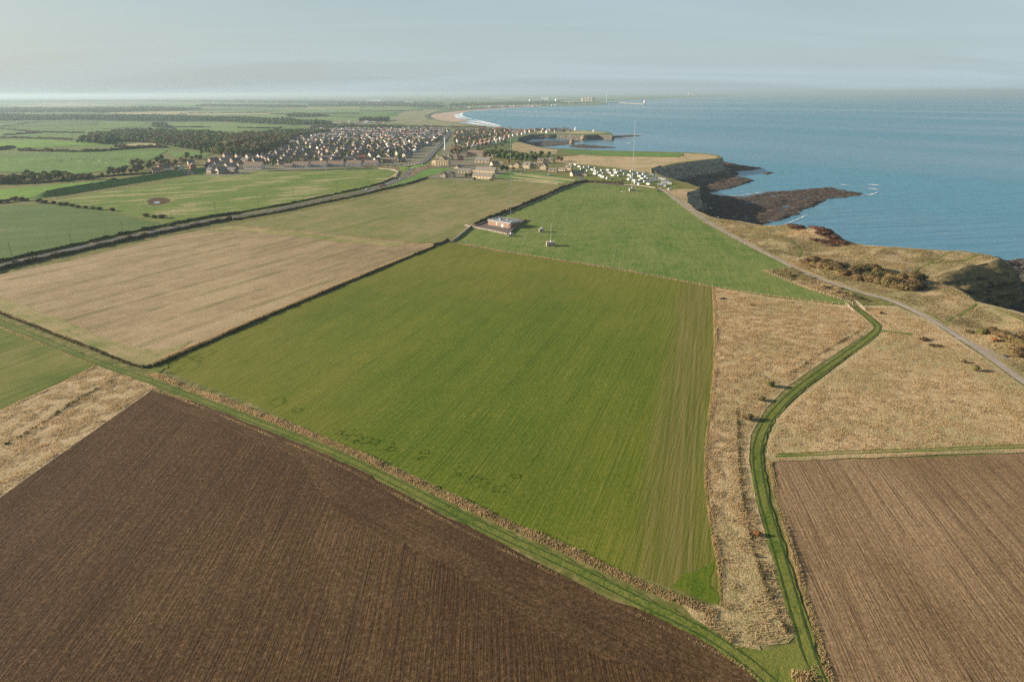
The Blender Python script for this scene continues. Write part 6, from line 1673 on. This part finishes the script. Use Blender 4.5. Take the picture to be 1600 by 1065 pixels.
# ------------------------------------------------------------------ vehicles, people, animals
m_tyre = plain('tyre_rubber', (.03, .03, .03)); m_carw = simple('car_white', (.60, .61, .61), .3, .03, 1, .5); m_cars = simple('car_silver', (.38, .42, .45), .3, .03, 1, .5); m_card = simple('car_dark', (.03, .04, .07), .3, .03, 1, .5)
m_carr = simple('car_red', (.42, .04, .03), .3, .03, 1, .5); m_carb = simple('car_blue', (.10, .30, .36), .3, .03, 1, .5); m_lamp = simple('lamp_lens', (.7, .7, .65), .2)
def car(paint, kind='parked_car', van=False):
    root = bpy.data.objects.new(kind, None); COL.objects.link(root)
    L, W = (5.2, 1.95) if van else (4.3, 1.75)
    if van: prof = [(-2.6, .35), (2.6, .35), (2.6, .95), (2.1, 1.15), (1.5, 1.95), (1.2, 2.1), (-2.55, 2.1), (-2.6, 1.9)]
    else: prof = [(-2.15, .3), (2.15, .3), (2.15, .75), (1.9, .9), (1.0, 1.0), (.45, 1.42), (-1.0, 1.45), (-1.75, 1.0), (-2.1, .95)]
    MB().prism(prof, -W / 2, W / 2).build('body', paint, root)
    g = MB()
    for s in (-1, 1):
        y = s * (W / 2 + .01)
        q = [(.85, 1.02), (.38, 1.36), (-.95, 1.38), (-1.5, 1.03)] if not van else [(2.0, 1.2), (1.45, 1.85), (.6, 1.85), (.6, 1.2)]
        g.add([(a, y, b) for a, b in q] + [(a, y - s * .04, b) for a, b in q], [(0, 1, 2, 3), (4, 7, 6, 5)] + [(i, (i + 1) % 4, 4 + (i + 1) % 4, 4 + i) for i in range(4)])
    if van: g.add([(2.12, -.8, 1.17), (2.12, .8, 1.17), (1.55, .8, 1.92), (1.55, -.8, 1.92)], [(0, 1, 2, 3)])
    else: g.add([(1.0, -.7, 1.03), (1.0, .7, 1.03), (.5, .7, 1.42), (.5, -.7, 1.42)], [(0, 1, 2, 3)]).add([(-1.08, -.7, 1.44), (-1.08, .7, 1.44), (-1.76, .7, 1.03), (-1.76, -.7, 1.03)], [(0, 1, 2, 3)])
    g.build('window', m_glass, root)
    for sx in (-1.35, 1.35):
        for sy in (-1, 1):
            wh = MB().cyl((sx, sy * (W / 2 - .12), .33), (sx, sy * (W / 2 + .04), .33), .33, n=12).build('wheel', m_tyre, root)
            MB().cyl((sx, sy * (W / 2 + .03), .33), (sx, sy * (W / 2 + .06), .33), .18, n=10).build('rim', m_metal, wh)
    for sy in (-.6, .6): MB().box(2.12 if not van else 2.57, 2.18 if not van else 2.63, sy - .16, sy + .16, .6, .75).build('headlight', m_lamp, root)
    return root
def caravan(motor=False):
    root = bpy.data.objects.new('motorhome' if motor else 'touring_caravan', None); COL.objects.link(root)
    if motor: prof = [(-3.4, .45), (3.3, .45), (3.35, 1.1), (2.9, 1.4), (2.3, 2.05), (3.1, 2.3), (3.0, 2.95), (2.2, 3.05), (-3.4, 3.0)]
    else: prof = [(-3.0, .55), (-1.0, .45), (2.4, .45), (3.0, .75), (2.95, 1.6), (2.45, 2.55), (2.0, 2.65), (-2.6, 2.65), (-3.0, 2.4)]
    MB().prism(prof, -1.15, 1.15).build('body', m_carw, root)
    for s in (-1, 1):
        for a, b in ((-2.3, -1.2), (-.6, .6), (1.1, 2.0)):
            MB().box(a, b, s * 1.15 - .03, s * 1.15 + .03, 1.35, 1.95).build('window', m_glass, root)
    MB().add([(3.01, -.9, 1.25), (3.01, .9, 1.25), (2.75, .9, 1.98), (2.75, -.9, 1.98)] if not motor else [(2.95, -.9, 1.42), (2.95, .9, 1.42), (2.35, .9, 2.02), (2.35, -.9, 2.02)], [(0, 1, 2, 3)]).build('front_window', m_glass, root)
    for sx in ((-2.0, 2.2) if motor else (-.35,)):
        for sy in (-1, 1): MB().cyl((sx, sy * .95, .35), (sx, sy * 1.17, .35), .35, n=12).build('wheel', m_tyre, root)
    if not motor: MB().cyl((3.0, -.6, .5), (4.3, 0, .5), .05, n=5).cyl((3.0, .6, .5), (4.3, 0, .5), .05, n=5).box(3.2, 3.7, -.3, .3, .5, .85).build('drawbar', m_metal, root)
    MB().box(-.4, .4, -.3, .3, 3.03 if motor else 2.66, 3.15 if motor else 2.78).build('roof_hatch', m_cars, root)
    return root
def awning():
    root = bpy.data.objects.new('awning_tent', None); COL.objects.link(root)
    MB().prism([(-1.6, 0), (1.6, 0), (1.5, 1.9), (0, 2.6), (-1.5, 1.9)], -1.4, 1.4).build('canopy', m_carw, root)
    MB().box(-.6, .6, -1.44, -1.38, .1, 1.7).build('door_panel', m_cars, root)
    return root
VP = {'w': [car(m_carw), 0], 's': [car(m_cars), 0], 'd': [car(m_card), 0], 'r': [car(m_carr), 0], 'b': [car(m_carb), 0], 'van': [car(m_carw, 'parked_van', True), 0],
      'car': [caravan(), 0], 'mot': [caravan(True), 0], 'awn': [awning(), 0]}
def veh(key, px, py, az, label, group=None, cat='car', dz=.22, s=1.0):
    t = VP[key]
    if not t[1]: o = t[0]; t[1] = 1
    else: o = copy_tree(t[0])
    x, y = at(px, py); o.location = (x, y, Hs(x, y) + dz); o.rotation_euler = (0, 0, R(90 - az)); o.scale = (s, s, s)
    if 'group' in o.keys(): del o['group']
    return tag(o, label, cat, group)
CV = [(893, 259.5, 'mot'), (899, 259, 'car'), (915, 263, 'mot'), (931, 264.5, 'car'), (930, 269, 'car'), (929.5, 273.5, 'mot'), (919, 268.5, 'car'), (942, 268, 'mot'), (944, 272.5, 'car'), (937.5, 276, 'car'), (941, 278.5, 'mot'), (960.5, 267.5, 'car'), (962, 272, 'mot'), (957.5, 276, 'car'),
      (973.5, 269, 'mot'), (977, 273.5, 'car'), (987, 269.5, 'car'), (991.5, 274.5, 'mot'), (988, 278.5, 'car'), (986, 282.5, 'mot'), (990.5, 284, 'car'), (994, 287.5, 'car'), (1007, 274, 'mot'), (1010.5, 278, 'mot'), (1003, 281, 'car'), (1001, 284, 'mot'), (1009, 285.5, 'car'), (1013, 289.5, 'car'), (1018, 285, 'car'),
      (1018, 274.5, 'car'), (1023, 276.5, 'car'), (1027.5, 278.5, 'car'), (1032, 280.5, 'car'), (1036.5, 282.5, 'mot'), (1040.5, 284.5, 'car'), (1043, 287, 'car'), (1037, 287.5, 'mot'), (1031, 290.5, 'car'), (1036, 290, 'car'), (1039, 292, 'awn'), (998, 289, 'awn'), (982, 281.5, 'awn'), (949, 280, 'awn'), (1004, 277, 'car'), (905, 262, 'car'), (910, 266, 'mot'), (922, 262.5, 'car'), (925, 267, 'car'), (936, 271.5, 'car'), (950, 267.5, 'car'), (952, 272.5, 'mot'), (968, 276.5, 'car'), (967, 270.5, 'car'), (983, 275.5, 'car'), (998, 272.5, 'car'), (999, 277, 'car'), (1014, 281, 'car'), (1022, 281.5, 'car'), (1026, 285, 'mot'), (1046, 288.5, 'car')]
random.seed(5)
for px, py, k in CV:
    rt = px > 1014
    lb = {'car': 'white touring caravan', 'mot': 'white motorhome with an overhanging cab', 'awn': 'small white awning tent'}[k]
    veh(k, px, py, random.choice([-40, 70, 65, -35]) + random.uniform(-8, 8) if not rt else 105 + random.uniform(-10, 10), lb + (' in the tight row along the cliff side' if rt else ' on the left half of the caravan field' if px < 965 else ' in the middle of the caravan field'),
        ('white units in the row by the cliff, ' if rt else 'white units left on the caravan field, ' if px < 965 else 'white units in the middle of the caravan field, ') + {'car': 'caravans', 'mot': 'motorhomes', 'awn': 'tents'}[k], {'car': 'caravan', 'mot': 'motorhome', 'awn': 'tent'}[k], s=.92)
for key, px, py, az, lb in [('s', 955.5, 281, 80, 'silver car parked alone low on the caravan field'), ('d', 973, 283, 80, 'dark blue car parked near the hedge of the caravan field'), ('d', 978.5, 271, 20, 'dark car beside a motorhome, upper middle of the caravan field'), ('d', 992, 271.5, 70, 'dark car under the tall mast on the caravan field'),
                            ('d', 1006.5, 280, 70, 'dark car squeezed between caravans right of the mast'), ('d', 1009, 270.5, 60, 'dark car at the top edge of the caravan field'), ('d', 1029.5, 299.5, 110, 'dark car parked at the top of the coast path'), ('van', 1047.5, 297.5, 80, 'white van parked at the turning area by the cliff'),
                            ('d', 25, 410.5, 62, 'dark car driving on the main road at the far left'), ('w', 575, 296.5, 60, 'white car on the main road before the bend'), ('r', 595, 291.5, 55, 'red car on the main road at the bend'), ('d', 600, 289.6, 55, 'dark car right behind the red car'), ('r', 627, 258.5, 80, 'red car by the green island at the junction'),
                            ('b', 614, 257, 80, 'turquoise car in front of the dark terrace block'), ('b', 618, 259.5, 80, 'second turquoise car near the white stones'), ('w', 689, 279, 90, 'white car beside the stone cottage'), ('d', 676, 258.5, 80, 'dark car parked left of the inn'), ('w', 687, 261, 85, 'white car parked in front of the inn, left'),
                            ('s', 692, 261, 85, 'silver car parked in front of the inn, middle'), ('d', 697, 261, 85, 'dark car parked in front of the inn, right'), ('b', 817.5, 264.5, 75, 'pale blue car by the stone houses'), ('w', 822, 265.5, 75, 'white car parked by the second stone house'), ('w', 843, 266.5, 75, 'white car parked by the tall stone house'),
                            ('w', 812, 262.5, 75, 'white car in front of the first stone house'), ('van', 768, 261, 75, 'big white van behind the long stone barns'), ('van', 859.5, 274.5, 85, 'white van on the allotment edge'), ('w', 816, 271, 80, 'small white car at the end of the allotment strip'), ('w', 687, 225, 20, 'white car on the road below the white column'),
                            ('s', 683, 231, 25, 'silver car on the village main road'), ('w', 704, 210, 10, 'white car far up the village main road'), ('r', 573, 262, 85, 'red car before the low terraces'), ('w', 511, 266, 85, 'white car between the low terraces, left'), ('w', 540, 265, 85, 'white car between the low terraces, right'),
                            ('w', 441, 266.5, 80, 'white car at the left end of the low terraces')]:
    veh(key, px, py, az, lb, cat='van' if key == 'van' else 'car', s=1.0)

# animals: grazing cattle
def cow(mat, kind='cow'):
    root = bpy.data.objects.new(kind, None); COL.objects.link(root)
    me = bpy.data.meshes.new('sk'); bm_v = [(0, 0, 1.15), (-.75, 0, 1.2), (.7, 0, 1.15), (1.1, 0, 1.0), (1.45, 0, .55), (1.62, 0, .28),
        (-.72, .22, .75), (-.78, .22, .42), (-.72, .22, .05), (-.72, -.22, .75), (-.78, -.22, .42), (-.72, -.22, .05), (.62, .2, .7), (.62, .2, .38), (.62, .2, .05), (.62, -.2, .7), (.62, -.2, .38), (.62, -.2, .05), (-1.0, 0, 1.15), (-1.08, 0, .7)]
    ed = [(0, 1), (0, 2), (2, 3), (3, 4), (4, 5), (1, 6), (6, 7), (7, 8), (1, 9), (9, 10), (10, 11), (2, 12), (12, 13), (13, 14), (2, 15), (15, 16), (16, 17), (1, 18), (18, 19)]
    rd = [.42, .36, .38, .24, .15, .10, .17, .10, .07, .17, .10, .07, .15, .09, .07, .15, .09, .07, .06, .03]
    me.from_pydata(bm_v, ed, [])
    o = bpy.data.objects.new('sk', me); COL.objects.link(o)
    md = o.modifiers.new('skin', 'SKIN')
    for i, v in enumerate(o.data.skin_vertices[0].data): v.radius = (rd[i], rd[i])
    o.data.skin_vertices[0].data[0].use_root = True
    md2 = o.modifiers.new('sub', 'SUBSURF'); md2.levels = 1
    dg = bpy.context.evaluated_depsgraph_get(); m2 = bpy.data.meshes.new_from_object(o.evaluated_get(dg)); m2.name = 'body'
    bpy.data.objects.remove(o); m2.materials.clear(); m2.materials.append(mat)
    link('body', m2, root)
    MB().prism([(1.28, .62), (1.36, .74), (1.32, .60)], -.22, .22).build('ears', mat, root)
    return root
m_cowc = plain('cream_hide', (.62, .58, .50)); m_cowb = plain('brown_hide', (.12, .07, .045))
cw = [cow(m_cowc), cow(m_cowb)]
first = [0, 0]
for px, py, k in [(118, 255, 0), (124, 255, 0), (137, 256, 0), (141, 254, 0), (151, 258, 0), (156, 255, 0), (157, 253, 0), (164, 253, 0), (166, 256, 0), (171, 250, 0), (174, 252, 0), (200, 252, 0), (204, 251, 0), (205, 249, 0), (215, 251, 0), (133, 252, 1), (138, 250, 1), (146, 252, 1), (161, 249, 1), (96, 253, 1), (91, 254, 1), (112, 250, 1),
                  (180, 249, 1), (186, 255, 0), (148, 249, 1), (170, 258, 0)]:
    o = cw[k] if not first[k] else copy_tree(cw[k]); first[k] = 1
    x, y = at(px, py); o.location = (x, y, Hs(x, y) + .5); o.rotation_euler = (0, 0, random.random() * 6.28); o.scale = (1.2, 1.2, 1.2)
    tag(o, 'cream cow grazing in the wide field on the left' if k == 0 else 'dark brown cow grazing in the wide field on the left', 'cow', 'cream cows in the cattle field' if k == 0 else 'dark cows in the cattle field')

# people
m_skin = plain('skin', (.55, .36, .26)); m_coat1 = plain('dark_coat', (.04, .045, .06)); m_coat2 = plain('pale_coat', (.55, .55, .52)); m_coat3 = plain('blue_coat', (.06, .10, .2)); m_trou = plain('dark_trousers', (.05, .05, .06)); m_hair = plain('brown_hair', (.06, .035, .02))
def person(x, y, az, coat, label, group=None, sit=False, dz=.2, stride=.18):
    root = empty('person', x, y, Hs(x, y) + dz, R(90 - az)); tag(root, label, 'person', group)
    V = []; E = []; Rr = []
    def nd(p, r, par=None):
        V.append(p); Rr.append(r)
        if par is not None: E.append((par, len(V) - 1))
        return len(V) - 1
    # facing +x
    b = -.42 if sit else 0
    pel = nd((0, 0, .95 + b), .15); ch = nd((.02, 0, 1.3 + b), .16, pel); nk = nd((.03, 0, 1.48 + b), .065, ch); hd = nd((.05, 0, 1.58 + b), .085, nk); nd((.06, 0, 1.68 + b), .095, hd)
    for s in (-1, 1):
        st_ = stride * s
        if sit: hp = nd((.02, s * .1, .9 + b), .09, pel); kn = nd((.45, s * .12, .92 + b), .07, hp); an = nd((.47, s * .12, .08), .045, kn); nd((.62, s * .12, .04), .04, an)
        else: hp = nd((0, s * .1, .88), .09, pel); kn = nd((st_ * .6 + .03, s * .1, .5), .065, hp); an = nd((st_, s * .1, .08), .045, kn); nd((st_ + .15, s * .1, .04), .04, an)
        sh = nd((.02, s * .2, 1.4 + b), .065, ch); el = nd((-st_ * .4 - .02, s * .26, 1.13 + b), .048, sh); wr_ = nd((-st_ * .8 + .08, s * .25, .9 + b), .034, el)
        hx, hz_ = -st_ * .9 + .1, .82 + b
        for f in range(4): nd((hx + .02 * f - .03, s * (.25 + .012 * f), hz_ - .05 + .006 * abs(f - 1)), .009, wr_)
        nd((hx + .05, s * .22, hz_ + .01), .010, wr_)
    me = bpy.data.meshes.new('sk'); me.from_pydata(V, E, []); o = bpy.data.objects.new('sk', me); COL.objects.link(o)
    o.modifiers.new('skin', 'SKIN')
    for i, v in enumerate(o.data.skin_vertices[0].data): v.radius = (Rr[i], Rr[i])
    o.data.skin_vertices[0].data[0].use_root = True
    o.modifiers.new('sub', 'SUBSURF').levels = 1
    dg = bpy.context.evaluated_depsgraph_get(); m2 = bpy.data.meshes.new_from_object(o.evaluated_get(dg)); m2.name = 'body'
    bpy.data.objects.remove(o); m2.materials.clear()
    for m in (coat, m_skin, m_trou): m2.materials.append(m)
    for p in m2.polygons:
        c = p.center
        p.material_index = 1 if (c.z > 1.45 + b or (abs(c.y) > .2 and c.z < .93 + b and c.z > .7 + b)) else 2 if c.z < .92 + b else 0
    link('body', m2, root)
    MB().lathe([(.10, 1.66 + b), (.115, 1.72 + b), (.09, 1.79 + b), (.02, 1.82 + b)], 10, c=(.03, 0)).build('hair', m_hair, root)
    return root
for px, py, az, coat, lb, sit in [(1103, 344.5, -50, m_coat1, 'walker in a dark coat on the coast path, left of the pair', False), (1106, 346, -50, m_coat3, 'walker in a blue coat on the coast path, right of the pair', False), (1198, 388, -60, m_coat1, 'lone walker in dark clothes on the tan grass above the coast path', False),
                                  (1253, 428, -60, m_coat1, 'walker in dark clothes on the narrow bend of the coast path', False),
                                  (1122, 340.5, 60, m_coat2, 'person in a pale coat standing at the cliff top', False)]:
    x, y = at(px, py); person(x, y, az, coat, lb, None, sit)
def bench():
    x, y = at(1572, 557); root = empty('bench', x, y, rz=.3); tag(root, 'dark wooden bench where the side path ends', 'bench')
    s = MB()
    for i in range(3): s.box(-.9, .9, -.22 + i * .16, -.09 + i * .16, .43, .47)
    s.build('seat', m_dark, root)
    b = MB()
    for i in range(2): b.box(-.9, .9, .26, .30, .55 + i * .17, .68 + i * .17)
    b.build('backrest', m_dark, root)
    for sx in (-.8, .8): MB().box(sx - .05, sx + .05, -.22, .3, 0, .43).box(sx - .05, sx + .05, .3, .36, 0, .9).build('leg', m_dark, root)
    rt = empty('person', x, y); bpy.data.objects.remove(rt)
    a = R(90 - 197)
    for k, (off, c, lb) in enumerate([(-.4, m_coat1, 'person in a dark coat sitting on the left of the bench'), (.4, m_coat2, 'person in a pale coat sitting on the right of the bench')]):
        X = x + math.cos(.3) * off; Y = y + math.sin(.3) * off
        person(X, Y, 163, c, lb, None, True, dz=-.02)
bench()
# a few loose things in the pasture
sg = MB().box(-.4, .4, -.3, .3, 0, .5).box(-.25, .25, -.2, .2, .5, .62).mesh('marker_box', m_white)
for px, py, lb in [(728.5, 378, 'small white box in the left corner of the pasture'), (866, 333, 'small white box high in the pasture'), (883, 367, 'tiny white box right of the concrete blocks'), (974, 300, 'flat pale slab left of the tall white mast base')]:
    x, y = at(px, py); o = link('marker_box', sg); o.location = (x, y, Hs(x, y)); o.scale = (1.4, 1.4, 1) if px != 974 else (6, 3, .8); tag(o, lb, 'box')
# ------------------------------------------------------------------ haze
hz = MB().box(-95000, 95000, -4000, 150000, -1.5, 150)
hv = bpy.data.materials.new('haze_air'); hv.use_nodes = True
ht = hv.node_tree; ht.nodes.clear()
ho = ht.nodes.new('ShaderNodeOutputMaterial'); pv = ht.nodes.new('ShaderNodeVolumePrincipled')
pv.inputs['Color'].default_value = (.50, .65, .71, 1)
pv.inputs['Density'].default_value = 0.000075
pv.inputs['Anisotropy'].default_value = 0.25
ht.links.new(pv.outputs[0], ho.inputs['Volume'])
tag(hz.build('haze', hv), kind='stuff')
